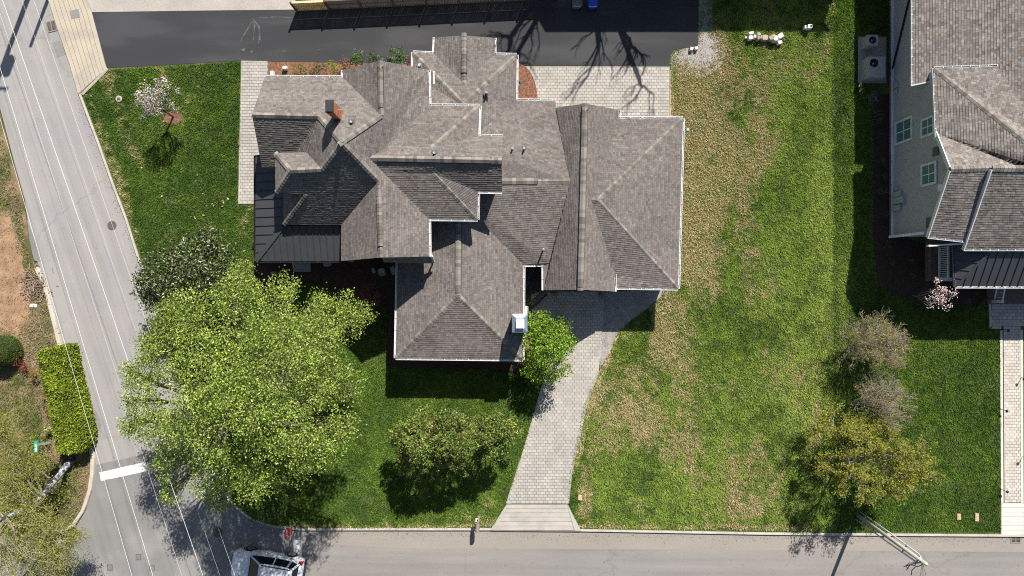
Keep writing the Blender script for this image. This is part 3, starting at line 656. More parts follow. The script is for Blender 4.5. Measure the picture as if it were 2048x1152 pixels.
# ---------------- the main house
house = thing("main_house", "large grey shingled house with many gables in the middle of the plot", "house", W(930,360,0))
UV = dict(a=(530,154,5.3), b=(686,155,5.3), c=(762,231,7.3), A=(683,285,8.35), d=(638,233,7.3), e=(504,229.5,7.3), g1=(686,141,5.3), gp=(760,121,7.3),
  g2=(857,140,5.4), v1=(859,211,5.4), v2=(776,292,6.55), v3=(740,316,7.1), v4=(959,212,5.4), v5=(866,294,6.5), v6=(957,272,5.8), v7=(1006,273,5.8),
  r1=(1004,321,7.05), s1=(1004,384,5.85), s2=(956,383,5.85), s3=(868,346,6.5), s4=(766,344,6.65), s5=(955,439,5.45), s6=(858,438,5.4), s7=(859,513,5.4),
  k=(757,361,7.05), k2=(761,514,7.05), w1=(683,522,4.6), w2=(683,449,4.6), w3=(567,449,4.6), w4=(610,389,6.3), w5=(567,388,4.6), w6=(601,386,6.05),
  t1=(550,306,6.35), t2=(614,305,6.35), t3=(643,338,7.38), t4=(580,341,7.38), t5=(552,385,6.35), x1=(592,304,5.9), x2=(570,334,5.3), x3=(524,334,5.3))
def on_plane(V, tri, names):
    """slide the named corners along their sight lines onto the plane of three corners"""
    a, b, c = (W(*V[k]) for k in tri); n = (b-a).cross(c-a)
    for k in names:
        p = W(V[k][0], V[k][1], 0.0); C0 = Vector((0,0,CAM_H)); d = p-C0; t = n.dot(a-C0)/n.dot(d); V[k] = (V[k][0], V[k][1], (C0+d*t).z)
on_plane(UV, ("A","w2","w3"), ("k","t3","t4","t5","w4")); on_plane(UV, ("v3","r1","s1"), ("s2","s3")); on_plane(UV, ("a","b","A"), ("c","d","e")); on_plane(UV, ("e","d","x3"), ("x1","x2"))
UV["gp"] = (760,121,UV["c"][2]); UV["t1"] = (550,306,UV["t5"][2]); UV["t2"] = (614,305,UV["t5"][2]); UV["k2"] = (761,515,UV["k"][2]); print("HEIGHTS", {k: round(v[2],2) for k, v in UV.items()})
UF = [("a","b","c","A","d","e"),("g1","gp","c","b"),("gp","g2","v1","v2","v3","A","c"),("v1","v4","v5","v2"),("v4","v6","v5"),("v2","v5","v6","v7","r1","v3"),
  ("v3","r1","s1","s2","s3","s4"),("s4","s3","s5","s6"),("s3","s2","s5"),("A","v3","s4","k"),("k","s4","s6","s7","k2"),("k","k2","w1","w2"),
  ("A","k","w2","w3","w4","t5","t4","t3"),("t1","t2","t3","t4"),("t1","t4","t5"),("w4","w3","w5","w6"),("d","A","t3","t2","x1"),("e","d","x1","x2","x3")]
ur = Roof(house, "roof", UV, UF, M_SHING, seed=3, label="upper shingled roof with steep gables around a hipped peak")
ur.line("e","d",drop=0.12); ur.line("d","A"); ur.line("A","c"); ur.line("A","k"); ur.line("A","t3"); ur.line("t4","t3",drop=0.11); ur.line("t1","t4"); ur.line("t5","t4")
ur.line("w3","w4"); ur.line("gp","c",vent=(0.10,0.82),drop=0.12,w=0.30); ur.line("k2","k",vent=(0.10,0.80),drop=0.12,w=0.30); ur.line("v3","r1",vent=(0.08,0.93),drop=0.12,w=0.36)
ur.line("v4","v5"); ur.line("s5","s3")
ur.finish()
for p, q, i in (("a","b","c"),("b","g1","c"),("g2","v1","c"),("v1","v4","v2"),("v4","v6","v5"),("v6","v7","v3"),("s1","s2","v3"),("s2","s5","s3"),("s5","s6","s4"),("s6","s7","k")):
    gutter(house, ur.V[p], ur.V[q], ur.V[i])
walls(house, "wall", [UV[k] for k in ("a","b","g1","gp","g2","v1","v4","v6","v7","r1","s1","s2","s5","s6","s7","k2","w1","w2","w3")]+[(567,334,5.2)]+[UV["x3"],UV["e"]], 0.34, 0.0, M_SIDING)
walls(house, "wall", [(550,306,6.35),(618,305,6.35),(616,388,6.3),(552,386,6.3)], 0.25, 4.4, M_SIDING)
LV = dict(n1=(826,105,2.9), n2=(868,107,2.9), n3=(869.5,75,2.9), np=(928,71,3.85), n4=(990,76,2.9), n5=(989,109,2.9), n6=(1033.5,110,2.9), n7=(927,208,4.35), nr=(928,167,3.75),
  n0=(826,335,2.9), n11=(927,335,4.4), n8=(1032.5,200.5,2.9), q1=(926,292,4.4), n9=(1111,202,2.9), n10=(1112,216,3.1), m1=(926,363,4.45), m2=(1140,362,4.35),
  p0=(1112,215.5,3.2), rp=(1170,207,4.9), rs=(1161,579.5,4.9), p5=(1087,580.5,3.0), p6=(1087,531,3.0), p7=(1103,527,3.05), e1=(1237.5,220,2.95), e2=(1237,237,2.9),
  h0=(1183,400,4.3), h1=(1196,400,4.3), e3=(1229,548,2.98), e4=(1230,583,2.9), c1=(1366,236,2.85), c2=(1356,577,2.85), c3=(1230,575.5,2.85),
  o1=(1093,529.5,2.9), o2=(1047,530,2.9), yr1=(917,397,4.3), yr2=(916,591,4.4), y1=(797,440,2.9), y2=(791.5,716,2.9), y3=(1045.5,719,2.9),
  ck1=(856,170,3.40), ck2=(923,209.5,4.36), ck3=(856,212,4.15), pe1=(762,513,4.9), pe2=(862,513,4.9), pe3=(866,526.5,4.35), pe4=(768,524,4.35))
LF = [("n1","n2","nr","n5","n6","n7"),("n2","n3","np","nr"),("np","n4","n5","nr"),("n1","n7","n11","n0"),("n6","n8","q1","n7"),("n8","n9","n10","m2","m1","q1"),
  ("p0","rp","rs","p5","p6","p7","m2"),("rp","e1","e2","h0","e3","e4","rs"),("e2","c1","h1","h0"),("c1","c2","h1"),("h0","h1","c2","c3","e3"),
  ("m1","m2","p7","o1","o2","yr1"),("yr1","yr2","y2","y1"),("yr2","y3","y2"),("yr1","o2","y3","yr2"),("ck1","ck2","ck3"),("pe1","pe2","pe3","pe4")]
lr = Roof(house, "roof", LV, LF, M_SHING, seed=4, label="low shingled roofs of the garage and side wings")
lr.line("n1","n7"); lr.line("n6","n7"); lr.line("np","nr",vent=(0.18,0.80),w=0.32); lr.line("m1","m2",vent=(0.30,0.92),w=0.40); lr.line("rp","rs",vent=(0.03,0.97),w=0.36,drop=0.10)
lr.line("c1","h1"); lr.line("c2","h1"); lr.line("h0","h1"); lr.line("yr1","yr2",vent=(0.1,0.93),w=0.34); lr.line("y2","yr2"); lr.line("y3","yr2"); lr.line("n7","q1")
lr.finish()
for p, q, i in (("n1","n2","n7"),("n2","n3","np"),("n4","n5","np"),("n5","n6","n7"),("n6","n8","n7"),("n8","n9","m1"),("n1","n0","n7"),("e1","e2","rp"),("e2","c1","h1"),("c1","c2","h1"),("c2","c3","h1"),("e3","e4","rs"),
                ("o1","o2","m1"),("p5","p6","rs"),("o2","y3","yr2"),("y2","y3","yr2"),("y1","y2","yr2"),("pe2","pe3","pe1")):
    gutter(house, lr.V[p], lr.V[q], lr.V[i])
for lp in ([LV[k] for k in ("n1","n2","n3","np","n4","n5","n6","n8")]+[(1032,300,2.9),(826,300,2.9)],
           [(900,260,2.9),(1032,201,2.9),(1111,202,2.9),(1120,450,2.9),(1093,530,2.9),(1047,530,2.9),(900,530,2.9)],
           [LV[k] for k in ("p0","rp","e1")]+[(1235,400,2.95)]+[LV[k] for k in ("e4","rs","p5","p6")],
           [LV[k] for k in ("e2","c1","c2","c3")]+[(1180,570,2.85),(1180,240,2.85)],
           [LV[k] for k in ("y1","y2","y3","o2")]+[(1047,450,2.9)]):
    walls(house, "wall", lp, 0.34, 0.0, M_SIDING)
# standing seam porch roof: one panel mesh for each strip between two seams
porch = bpy.data.objects.new("porch_roof", None); COL.objects.link(porch); par(porch, house); porch["label"] = "dark standing seam metal porch roof wrapping the corner"
H0, H1 = 3.55, 4.2
def seam_panels(root, e0, e1, t0, t1, n, m=M_METALR):
    """e0-e1 eave points, t0-t1 the matching top points, n panels; clipped by the caller through its end points"""
    for k in range(n):
        a, b = k/n, (k+1)/n
        p = [e0.lerp(e1,a), e0.lerp(e1,b), t0.lerp(t1,b), t0.lerp(t1,a)]
        if (p[2]-p[3]).length < 1e-4: p = p[:3]
        mb = MB(); mb.slab(p, 0.0, -0.06); mb.build("panel", m, root)
        mb = MB(); mb.bar(p[1], p[2], 0.035, 0.055); mb.build("seam", m, root)
crn, top = W(511.5,522,H0), W(566,452,H1)
nwc, nwt = W(511,311,H0), W(565,318,H1)
# west strip: eave runs north, panels square to it
n = 12
for k in range(n):
    a, b = k/n, (k+1)/n; e0, e1 = crn.lerp(nwc,a), crn.lerp(nwc,b)
    def topat(t):
        y = crn.y+(nwc.y-crn.y)*t
        if y < top.y: f = (y-crn.y)/(top.y-crn.y); return crn.lerp(top, f)
        return Vector((top.x+(nwt.x-top.x)*(y-top.y)/(nwt.y-top.y), y, H1))
    pts = [e0, e1, topat(b), topat(a)]
    if (pts[3]-pts[0]).length < 0.02: pts = pts[:3]
    if topat(a).y < top.y-1e-3 < topat(b).y: pts.insert(3, top)
    mb = MB(); mb.slab(pts, 0.0, -0.06); mb.build("panel", M_METALR, porch)
    mb = MB(); mb.bar(e1, topat(b), 0.035, 0.055); mb.build("seam", M_METALR, porch)
sec, sect = W(684,522,H0), W(684,452,H1)
n = 13
for k in range(n):
    a, b = k/n, (k+1)/n; e0, e1 = crn.lerp(sec,a), crn.lerp(sec,b)
    def topat(t):
        x = crn.x+(sec.x-crn.x)*t
        if x < top.x: f = (x-crn.x)/(top.x-crn.x); return crn.lerp(top, f)
        return Vector((x, top.y+(sect.y-top.y)*(x-top.x)/(sect.x-top.x), H1))
    pts = [e0, e1, topat(b), topat(a)]
    if (pts[3]-pts[0]).length < 0.02: pts = pts[:3]
    if topat(a).x < top.x-1e-3 < topat(b).x: pts.insert(3, top)
    mb = MB(); mb.slab(pts, 0.0, -0.06); mb.build("panel", M_METALR, porch)
    mb = MB(); mb.bar(e1, topat(b), 0.035, 0.055); mb.build("seam", M_METALR, porch)
mb = MB(); mb.bar(crn, top, 0.30, 0.05); mb.build("hip_cap", M_METALR, porch)
gutter(house, crn, nwc, top, m=M_BLACK, w=0.11); gutter(house, crn, sec, top, m=M_BLACK, w=0.11)
mb = MB()
for x, y in ((516,517),(516,420),(516,320),(600,517),(676,517)): p = W(x,y,0); q = W(x,y,H0); mb.box(q.x+0.05,q.x+0.2,q.y-0.05,q.y+0.1,0.1,2.85)
mb.build("porch_posts", M_WHITE, house)
mb = MB(); mb.prism([tuple(W(x,y,0.5)[:2]) for x,y in ((516,330),(570,330),(570,455),(690,455),(690,517),(516,517))], 0.0, 0.5); mb.build("porch_floor", M_PORCHF, house)
for k in range(4):
    mb = MB(); y0 = 519+k*6; mb.prism([tuple(W(x,y,0.4)[:2]) for x,y in ((584,y0),(619,y0),(619,y0+6.4),(584,y0+6.4))], 0.0, 0.52-0.12*k); mb.build("step", mat("step_stone",(0.30,0.31,0.31)), house)
# brick chimney
ch = bpy.data.objects.new("chimney", None); COL.objects.link(ch); par(ch, house); ch["label"] = "red brick chimney with a flat black metal cap"
tc = W(657.5,211,9.2); cw, cd = 0.19, 0.31
core = MB(); core.box(tc.x-cw+0.015,tc.x+cw-0.015,tc.y-cd+0.015,tc.y+cd-0.015,5.4,9.0); core.build("mortar_core", mat("mortar",(0.42,0.33,0.27)), ch)
bm_ = MB(); R = random.Random(3); zc = 6.0; row = 0
while zc < 8.95:
    for (x0,x1,y0,y1,ax) in ((tc.x+cw-0.03,tc.x+cw,tc.y-cd,tc.y+cd,1),(tc.x-cw,tc.x-cw+0.03,tc.y-cd,tc.y+cd,1),(tc.x-cw,tc.x+cw,tc.y-cd,tc.y-cd+0.03,0),(tc.x-cw,tc.x+cw,tc.y+cd-0.03,tc.y+cd,0)):
        L = (y1-y0) if ax else (x1-x0); s0 = -0.1*(row%2); 
        while s0 < L:
            a, b = max(0,s0)+0.006, min(L, s0+0.2)-0.006; s0 += 0.2
            if b-a < 0.02: continue
            t = R.uniform(0.75,1.3); pr = 0.02 if zc > 8.55 else 0
            if ax: bm_.box(x0-pr,x1+pr,y0+a,y0+b,zc,zc+0.058,(t,t,t))
            else: bm_.box(x0+a,x0+b,y0-pr,y1+pr,zc,zc+0.058,(t,t,t))
    zc += 0.07; row += 1
tag(bm_.build("brickwork", M_BRICK, ch), kind="stuff")
mb = MB(); mb.box(tc.x-cw-0.03,tc.x+cw+0.03,tc.y-cd-0.03,tc.y+cd+0.03,9.0,9.06); mb.box(tc.x-cw+0.02,tc.x+cw-0.02,tc.y-cd+0.02,tc.y+cd-0.02,9.06,9.12); mb.build("cap", mat("chimney_cap",(0.035,0.036,0.04),rough=0.35,var=0.3,scale=3,spec=0.6), ch)
mb = MB(); p = W(684,215,8.0); mb.bar((tc.x+cw,tc.y+0.1,8.0),(tc.x+cw+0.25,tc.y+0.1,8.0),0.03,0.03); mb.build("cap_bracket", M_STEEL, ch)
# metal topped chimney at the east eave of the south wing
c2 = bpy.data.objects.new("chimney", None); COL.objects.link(c2); par(c2, house); c2["label"] = "square chimney with a pale sheet metal chase cover"
hz = 5.0; a, b = W(1024,628,hz), W(1055,665,hz)
mb = MB(); mb.box(a.x+0.05,b.x-0.05,b.y+0.05,a.y-0.05,0.0,hz-0.08); mb.build("chimney_stack", mat("stone_chimney",(0.33,0.31,0.28),var=0.25,scale=5), c2)
M_CHASE = mat("chase_metal",(0.50,0.58,0.64),rough=0.3,metal=0.8,var=0.06,fine=0)
mb = MB(); cx, cy = (a.x+b.x)/2, (a.y+b.y)/2
mb.add([(a.x,b.y,hz),(b.x,b.y,hz),(b.x,a.y,hz),(a.x,a.y,hz),(cx-0.2,cy-0.3,hz+0.07),(cx+0.2,cy-0.3,hz+0.07),(cx+0.2,cy+0.3,hz+0.07),(cx-0.2,cy+0.3,hz+0.07),(a.x,b.y,hz-0.12),(b.x,b.y,hz-0.12),(b.x,a.y,hz-0.12),(a.x,a.y,hz-0.12)],
       [(4,5,6,7),(0,1,5,4),(1,2,6,5),(2,3,7,6),(3,0,4,7),(8,9,1,0),(9,10,2,1),(10,11,3,2),(11,8,0,3)]); mb.build("chase_cover", M_CHASE, c2)
mb = MB(); mb.box(cx-0.22,cx+0.26,cy-0.28,cy+0.26,hz+0.2,hz+0.24); mb.box(cx-0.17,cx+0.2,cy-0.22,cy+0.2,hz+0.05,hz+0.2); mb.build("flue_cap", M_WHITE, c2)
# plumbing vents
for (x, y, z, h) in ((703,245,7.55,0.2),(869,307,6.85,0.25),(1025,299,4.05,0.45),(1048,299,4.05,0.45),(1086,500,3.2,0.7),(973,187,4.0,0.3),(839,133,3.3,0.3),(840,130,3.2,0.2)):
    p = W(x,y,z); mb = MB(); mb.lathe((p.x,p.y,z-0.4),[(0.055,0),(0.055,0.4+h),(0.035,0.4+h),(0.035,0.25+h)],10); o = mb.build("vent_pipe", M_WHITE, house, True)
    mb = MB(); mb.box(p.x-0.17,p.x+0.17,p.y-0.12,p.y+0.17,z-0.02,z+0.025); mb.lathe((p.x,p.y,z),[(0.11,0.0),(0.07,0.12)],10); mb.build("flashing", M_PLASTG, o)
# downspouts and corner pieces that show white at the eaves
for p, q in (((862,509,5.2),(867,528,3.4)),((1052,612,2.85),(1052,627,2.85)),((1229,562,2.8),(1230,583,2.8)),((868,142,4.6),(868,168,4.4))):
    mb = MB(); mb.bar(W(*p), W(*q), 0.10, 0.08); mb.build("downspout", M_WHITE, house)
# trellis grille beside the metal chimney, entry deck, gate
mb = MB()
for k in range(4): mb.bar(W(1048+k*2.6,613,2.6), W(1048+k*2.6,627,2.6), 0.03, 0.03)
for k in range(4): mb.bar(W(1047,613.5+k*4.2,2.63), W(1056,613.5+k*4.2,2.63), 0.03, 0.03)
mb.build("trellis", M_WHITE, house)
dk = bpy.data.objects.new("entry_deck", None); COL.objects.link(dk); par(dk, house)
for k in range(17):
    y0 = 522+k*4.4; x1 = 1090 if y0 < 575 else max(1056, 1090-(y0-575)*2.4)
    mb = MB(); mb.prism([tuple(W(x,y,0.3)[:2]) for x,y in ((1044,y0),(x1,y0),(x1,y0+4.05),(1044,y0+4.05))], 0.1, 0.3); mb.build("board", M_DECKB, dk)
gate = thing("iron_gate", "dark iron garden gate leaning open beside the entry deck", "gate", W(1075,595,0.1))
p, q = W(1058,608,1.3), W(1088,580,1.3); lo = Vector((0.25,-0.30,-1.15))
for A, B in ((p,q),(p+lo,q+lo),(p,p+lo),(q,q+lo)): mb = MB(); mb.bar(A,B,0.06,0.06); mb.build("rail", M_BLACK, gate)
for k in range(1,9): f = k/9; mb = MB(); mb.bar(p.lerp(q,f), p.lerp(q,f)+lo, 0.03,0.03); mb.build("baluster", M_BLACK, gate)
for k in range(1,4): mb = MB(); mb.bar(p+lo*k/4, q+lo*k/4, 0.03,0.03); mb.build("crossbar", M_BLACK, gate)

# ---------------- neighbour's house (right edge)
nb = thing("neighbour_house", "grey green two storey house with a shingled roof at the right edge", "house", W(1900,300,0))
def nr1(px, py):   # west slope: z = 4.0 + .42 (x - 24.08)
    kx = (px-1024)/FPX; z = (4.0+0.42*(kx*CAM_H-24.08))/(1+0.42*kx); return (px, py, z)
NV = dict(i1=(1826,-320,4.0), i2=(1826,171,4.0), i3=nr1(1876,160), i4=nr1(1995,134), i5=nr1(2110,306), i6=nr1(2110,-320),
  j1=(1868.5,137,5.4), j2=nr1(1996,133), j4=(2110,330,7.7), j5=nr1(2110,300), j3=(1874,279,5.5), j6=(2110,345,7.6),
  l1=(1874,267,5.5), l2=(1901.5,338.5,6.9), l3=(1990,336,6.9), l5=(2110,342,7.0), l4=(1857,473,4.9), l6=(1936,482,4.9),
  f1=(1985,336,7.15), f2=(1929,498,4.75), f3=(2560,498,4.75), f4=(2560,345,7.2))
NF = [("i1","i2","i3","i4","i5","i6"),("j1","j2","j5","j4"),("j1","j4","j6","l1"),("l1","l2","l3","l5","j6"),("l2","l4","l6","l3"),("f1","f2","f3","f4")]
nrf = Roof(nb, "roof", NV, NF, mat("neighbour_shingle",(0.195,0.172,0.155),attr=True,var=0.08,fine=0.16,fscale=50,rough=0.9,spec=0.2), expo=0.145, seed=8, tones=(0.72,1.32), label="tan brown shingled roof stepping down towards the street", thick=(0.010,0.020))
nrf.line("j1","j4"); nrf.line("l2","l3",drop=0.10,w=0.36); nrf.line("f1","f4",drop=0.10,w=0.4); nrf.finish()
for p, q, i in (("i1","i2","i6"),("j1","j2","j4"),("j1","j3","j4"),("l4","l6","l2"),("f2","f3","f4")): gutter(nb, nrf.V[p], nrf.V[q], nrf.V[i], w=0.12, hang=0.5, m=mat("gutter_grey",(0.55,0.56,0.55)))
for p, q in (("l2","l4"),("f1","f2"),("l1","l2"),("i2","i3")):
    mb = MB(); a, b = nrf.V[p].copy(), nrf.V[q].copy(); mb.bar(a+Vector((-0.03,0,-0.2)), b+Vector((-0.03,0,-0.2)), 0.06, 0.24); mb.build("fascia", M_WHITE, nb)
XW = 24.85
def wy(py, h): return (576-py)*(CAM_H-h)/FPX
prof = [(22.0,0.0),(22.0,3.85),(12.9,3.85),(12.7,5.25),(9.4,5.25),(6.7,6.75),(3.35,4.75),(3.35,0.0)]
mb = MB(); mb.add([(XW,y,z) for y,z in prof]+[(46,y,z) for y,z in prof], [tuple(range(8)), tuple(range(15,7,-1))]+[(i,8+i,8+(i+1)%8,(i+1)%8) for i in range(8)]); mb.build("wall", M_NSID, nb)
for k in range(22):     # lap siding courses of the gable wall
    z = 0.62+k*0.19
    top_ = 3.3 if z < 3.3 else None
    y1 = 21.9 if z < 3.2 else (12.6 if z < 5.1 else 9.3); y0 = 3.37
    mb = MB(); mb.add([(XW-0.004,y0,z+0.19),(XW-0.004,y1,z+0.19),(XW-0.018,y1,z),(XW-0.018,y0,z)], [(0,1,2,3)]); mb.add([(XW-0.018,y0,z),(XW-0.018,y1,z),(XW-0.002,y1,z-0.001),(XW-0.002,y0,z-0.001)], [(0,1,2,3)])
    if z < 4.6: mb.build("siding_board", M_NSID, nb)
mb = MB(); mb.box(XW-0.10,XW,3.35,21.9,0.40,0.62); mb.build("water_table", mat("trim_blue_white",(0.68,0.72,0.76)), nb)
mb = MB(); mb.box(XW-0.05,XW,3.36,21.8,0.0,0.40); mb.build("foundation", M_BRICKD, nb)
mb = MB(); mb.box(XW-0.16,XW-0.10,3.4,21.6,0.50,0.58); mb.build("conduit", M_WHITE, nb)
def nwindow(y0, y1, z0, z1, cols=2, rows=2, cut=None):
    w = bpy.data.objects.new("window", None); COL.objects.link(w); par(w, nb); x = XW-0.02; t = 0.13
    for (a,b,c,d) in ((y0,y1,z0,z0+t),(y0,y1,z1-t,z1),(y0,y0+t,z0+t,z1-t),(y1-t,y1,z0+t,z1-t)):
        mb = MB(); mb.box(x-0.09,x,a,b,c,d); mb.build("frame", M_WHITE, w)
    gy0, gy1, gz0, gz1 = y0+t, y1-t, z0+t, z1-t
    for i in range(cols):
        for j in range(rows):
            mb = MB(); mb.box(x-0.03,x-0.01,gy0+(gy1-gy0)*i/cols+0.025,gy0+(gy1-gy0)*(i+1)/cols-0.025,gz0+(gz1-gz0)*j/rows+0.02,gz0+(gz1-gz0)*(j+1)/rows-0.02); mb.build("pane", mat("bright_pane",(0.10,0.19,0.22),rough=0.25,var=0,fine=0,spec=0.4), w)
    mb = MB(); mb.box(x-0.05,x-0.005,gy0,gy1,gz0,gz1); 
    mb = MB()
    for i in range(1,cols): y = gy0+(gy1-gy0)*i/cols; mb.box(x-0.055,x-0.005,y-0.03,y+0.03,gz0,gz1)
    for j in range(1,rows): z = gz0+(gz1-gz0)*j/rows; mb.box(x-0.05,x-0.004,gy0,gy1,z-0.025,z+0.025)
    mb.build("mullion", M_WHITE, w)
nwindow(9.2,10.7,0.85,2.75); nwindow(9.05,10.2,3.65,4.95); nwindow(6.1,7.45,3.65,5.15)
mb = MB(); mb.box(XW-0.06,XW,7.75,8.25,4.75,5.3); mb.build("vent_panel", mat("dark_panel",(0.12,0.12,0.12)), nb)
mb = MB(); mb.box(XW-0.10,XW-0.02,5.6,6.0,5.3,5.9); mb.build("louvre", M_WHITE, nb)
mb = MB(); mb.box(XW-0.06,XW,3.6,4.2,4.1,4.7); mb.build("vent_panel", mat("dark_panel",(0.12,0.12,0.12)), nb)
for (py0,py1,z0,z1,dx) in ((372,381,0.7,1.2,0.12),(383,394,0.72,1.65,0.2),(395,408,0.72,2.0,0.24),(410,421,0.72,1.6,0.2)):
    mb = MB(); mb.box(XW-dx,XW,wy(py1,1.2),wy(py0,1.2),z0,z1); mb.build("meter_box", M_HVAC, nb)
for (py0,py1,z0,z1,dx) in ((165,176,0.7,1.2,0.14),(178,187,0.7,1.15,0.12)):
    mb = MB(); mb.box(XW-dx,XW,wy(py1,1.0),wy(py0,1.0),z0,z1); mb.build("junction_box", M_HVAC, nb)
mb = MB(); mb.bar((XW-0.1,20.0,3.4),(XW-0.1,14.2,0.5),0.08,0.08); mb.build("service_conduit", M_BLACK, nb)
# south trim under the gable, porch
mb = MB(); mb.bar(W(1780,476,0.6), W(1851,468,4.4), 0.16, 0.16); mb.build("corner_board", mat("trim_blue_white",(0.68,0.72,0.76)), nb)
mb = MB(); mb.bar(W(1853,492,4.4), W(1930,487,4.4), 0.10, 0.22); mb.build("frieze_board", mat("trim_blue_white",(0.68,0.72,0.76)), nb)
mb = MB(); a, b = W(1862,497,0.75), W(2110,562,0.75); mb.box(a.x,34,b.y,3.3,0.0,0.70); mb.build("porch_base", M_BRICKD, nb)
for k in range(9):
    mb = MB(); x0 = a.x+k*0.28; mb.box(x0,x0+0.27,b.y,3.3,0.70,0.74); mb.build("porch_board", M_PORCHF, nb)
rl = bpy.data.objects.new("porch_railing", None); COL.objects.link(rl); par(rl, nb)
p0, p1 = W(1877,494,0.8), W(1877,556,0.8)
for z in (0.85,1.75): mb = MB(); mb.box(p0.x-0.05,p0.x+0.05,p1.y,p0.y,z,z+0.07); mb.build("rail", M_WHITE, rl)
for k in range(17): y = p1.y+(p0.y-p1.y)*(k+0.5)/17; mb = MB(); mb.box(p0.x-0.02,p0.x+0.02,y-0.022,y+0.022,0.9,1.77); mb.build("baluster", M_WHITE, rl)
mb = MB(); q = W(1874,556,0.8); mb.box(q.x-0.12,q.x+0.95,q.y-0.2,q.y+0.02,0.74,1.5); mb.build("post_base", M_WHITE, nb)
pr = bpy.data.objects.new("porch_roof", None); COL.objects.link(pr); par(pr, nb); pr["label"] = "dark standing seam porch roof in the shade of the eaves"
pc, pt, pw, pe, pet = W(1911,573,3.5), W(1990,493,4.7), W(1909,486,3.5), W(2560,574,3.5), W(2560,493,4.7)
n = 5
for k in range(n):
    a, b = k/n, (k+1)/n; e0, e1 = pc.lerp(pw,a), pc.lerp(pw,b); t0, t1 = pc.lerp(pt,a), pc.lerp(pt,b); mb = MB(); pts = [e0,e1,t1,t0] if k else [e0,e1,t1]; mb.slab(pts,0,-0.06); mb.build("panel", M_METALR, pr)
    if k < n-1: mb = MB(); mb.bar(e1,t1,0.035,0.05); mb.build("seam", M_METALR, pr)
n = 42
for k in range(n):
    a, b = k/n, (k+1)/n
    def tp(t):
        x = pc.x+(pe.x-pc.x)*t
        if x < pt.x: return pc.lerp(pt, (x-pc.x)/(pt.x-pc.x))
        return Vector((x, pt.y, pt.z))
    e0, e1 = pc.lerp(pe,a), pc.lerp(pe,b); pts = [e0,e1,tp(b),tp(a)] if k else [e0,e1,tp(b)]
    if tp(a).x < pt.x-1e-3 < tp(b).x: pts.insert(3, pt)
    mb = MB(); mb.slab(pts,0,-0.06); mb.build("panel", M_METALR, pr)
    mb = MB(); mb.bar(e1,tp(b),0.035,0.05); mb.build("seam", M_METALR, pr)
mb = MB(); mb.bar(pc,pt,0.12,0.05); mb.build("hip_cap", M_METALR, pr)
gutter(nb, pc, pe, pt, w=0.11, hang=0.5, m=M_WHITE); gutter(nb, pc, pw, pt, w=0.11, hang=0.45, m=M_PLASTG)
for k in range(4):
    mb = MB(); y0 = 572+k*9; mb.prism([tuple(W(x,y,0.4)[:2]) for x,y in ((1979,y0),(2110,y0),(2110,y0+9.3),(1979,y0+9.3))], 0.0, 0.7-0.15*k); mb.build("step", M_BRICKD, nb)
sr = bpy.data.objects.new("stair_railing", None); COL.objects.link(sr); par(sr, nb)
for x in (1988,1988.01):
    pass
a0, a1 = W(1991,572,0.75), W(1985,602,0.2)
for dz in (0.12,0.85): mb = MB(); mb.bar(a0+Vector((0,0,dz)), a1+Vector((0,0,dz)), 0.07, 0.07); mb.build("rail", M_WHITE, sr)
for k in range(6): q = a0.lerp(a1,(k+0.5)/6); mb = MB(); mb.box(q.x-0.02,q.x+0.02,q.y-0.02,q.y+0.02,q.z+0.1,q.z+0.87); mb.build("baluster", M_WHITE, sr)
mb = MB(); mb.box(a1.x-0.1,a1.x+0.1,a1.y-0.12,a1.y+0.08,0.12,1.12); mb.build("newel", M_WHITE, sr)
# ---------------- house north of the frame whose shadow covers the driveway
nh = thing("shadow_house", "tall gabled house just north of the frame that shades the driveway", "house", (14,27,0))
hx0, hx1, hy0, hy1, hh = 4.65, 23.3, 23.4, 33.0, 6.65
mb = MB(); mb.box(hx0+0.4,hx1-0.4,hy0+0.4,hy1-0.4,0,hh); mb.build("wall", M_SIDING, nh)
mb = MB(); ym = (hy0+hy1)/2; rz = hh+2.9
mb.slab([Vector((hx0,hy0,hh)),Vector((hx1,hy0,hh)),Vector((hx1,ym,rz)),Vector((hx0,ym,rz))],0,-0.15); mb.slab([Vector((hx0,ym,rz)),Vector((hx1,ym,rz)),Vector((hx1,hy1,hh)),Vector((hx0,hy1,hh))],0,-0.15); mb.build("roof", M_DECK, nh)
# ------------------------------------------------------------------ vegetation
def leaf_mesh(name, Pn, size, col, m, parent, up=0.55, seed=1, aspect=0.6, cup=0.15):
    """one diamond leaf (two triangles folded on the midrib) at each point"""
    R = np.random.default_rng(seed); n = len(Pn); size = np.broadcast_to(size, n)*R.uniform(0.7,1.3,n)
    nr = R.normal(0,1,(n,3)); nr[:,2] = np.abs(nr[:,2])+up*1.5; nr /= np.linalg.norm(nr,axis=1,keepdims=True)
    a = R.normal(0,1,(n,3)); t = np.cross(nr,a); t /= np.linalg.norm(t,axis=1,keepdims=True); b = np.cross(nr,t)
    s = size[:,None]; v = np.zeros((n,4,3),np.float32)
    v[:,0] = Pn-t*s*0.5; v[:,2] = Pn+t*s*0.5; v[:,1] = Pn+b*s*0.5*aspect+nr*s*cup; v[:,3] = Pn-b*s*0.5*aspect+nr*s*cup
    i = np.arange(n)*4; f = np.stack([i,i+1,i+2,i,i+2,i+3],1).reshape(-1,3)
    me = np_mesh(name, v.reshape(-1,3), f, np.repeat(col,2,axis=0))
    o = link(name, me, m, parent); return o
def palette(n, cols, wts, R, jit=0.16):
    cols = np.array(cols); k = R.choice(len(cols), n, p=np.array(wts)/sum(wts)); return np.clip(cols[k]*R.normal(1,jit,(n,1)), 0.003, 0.95)
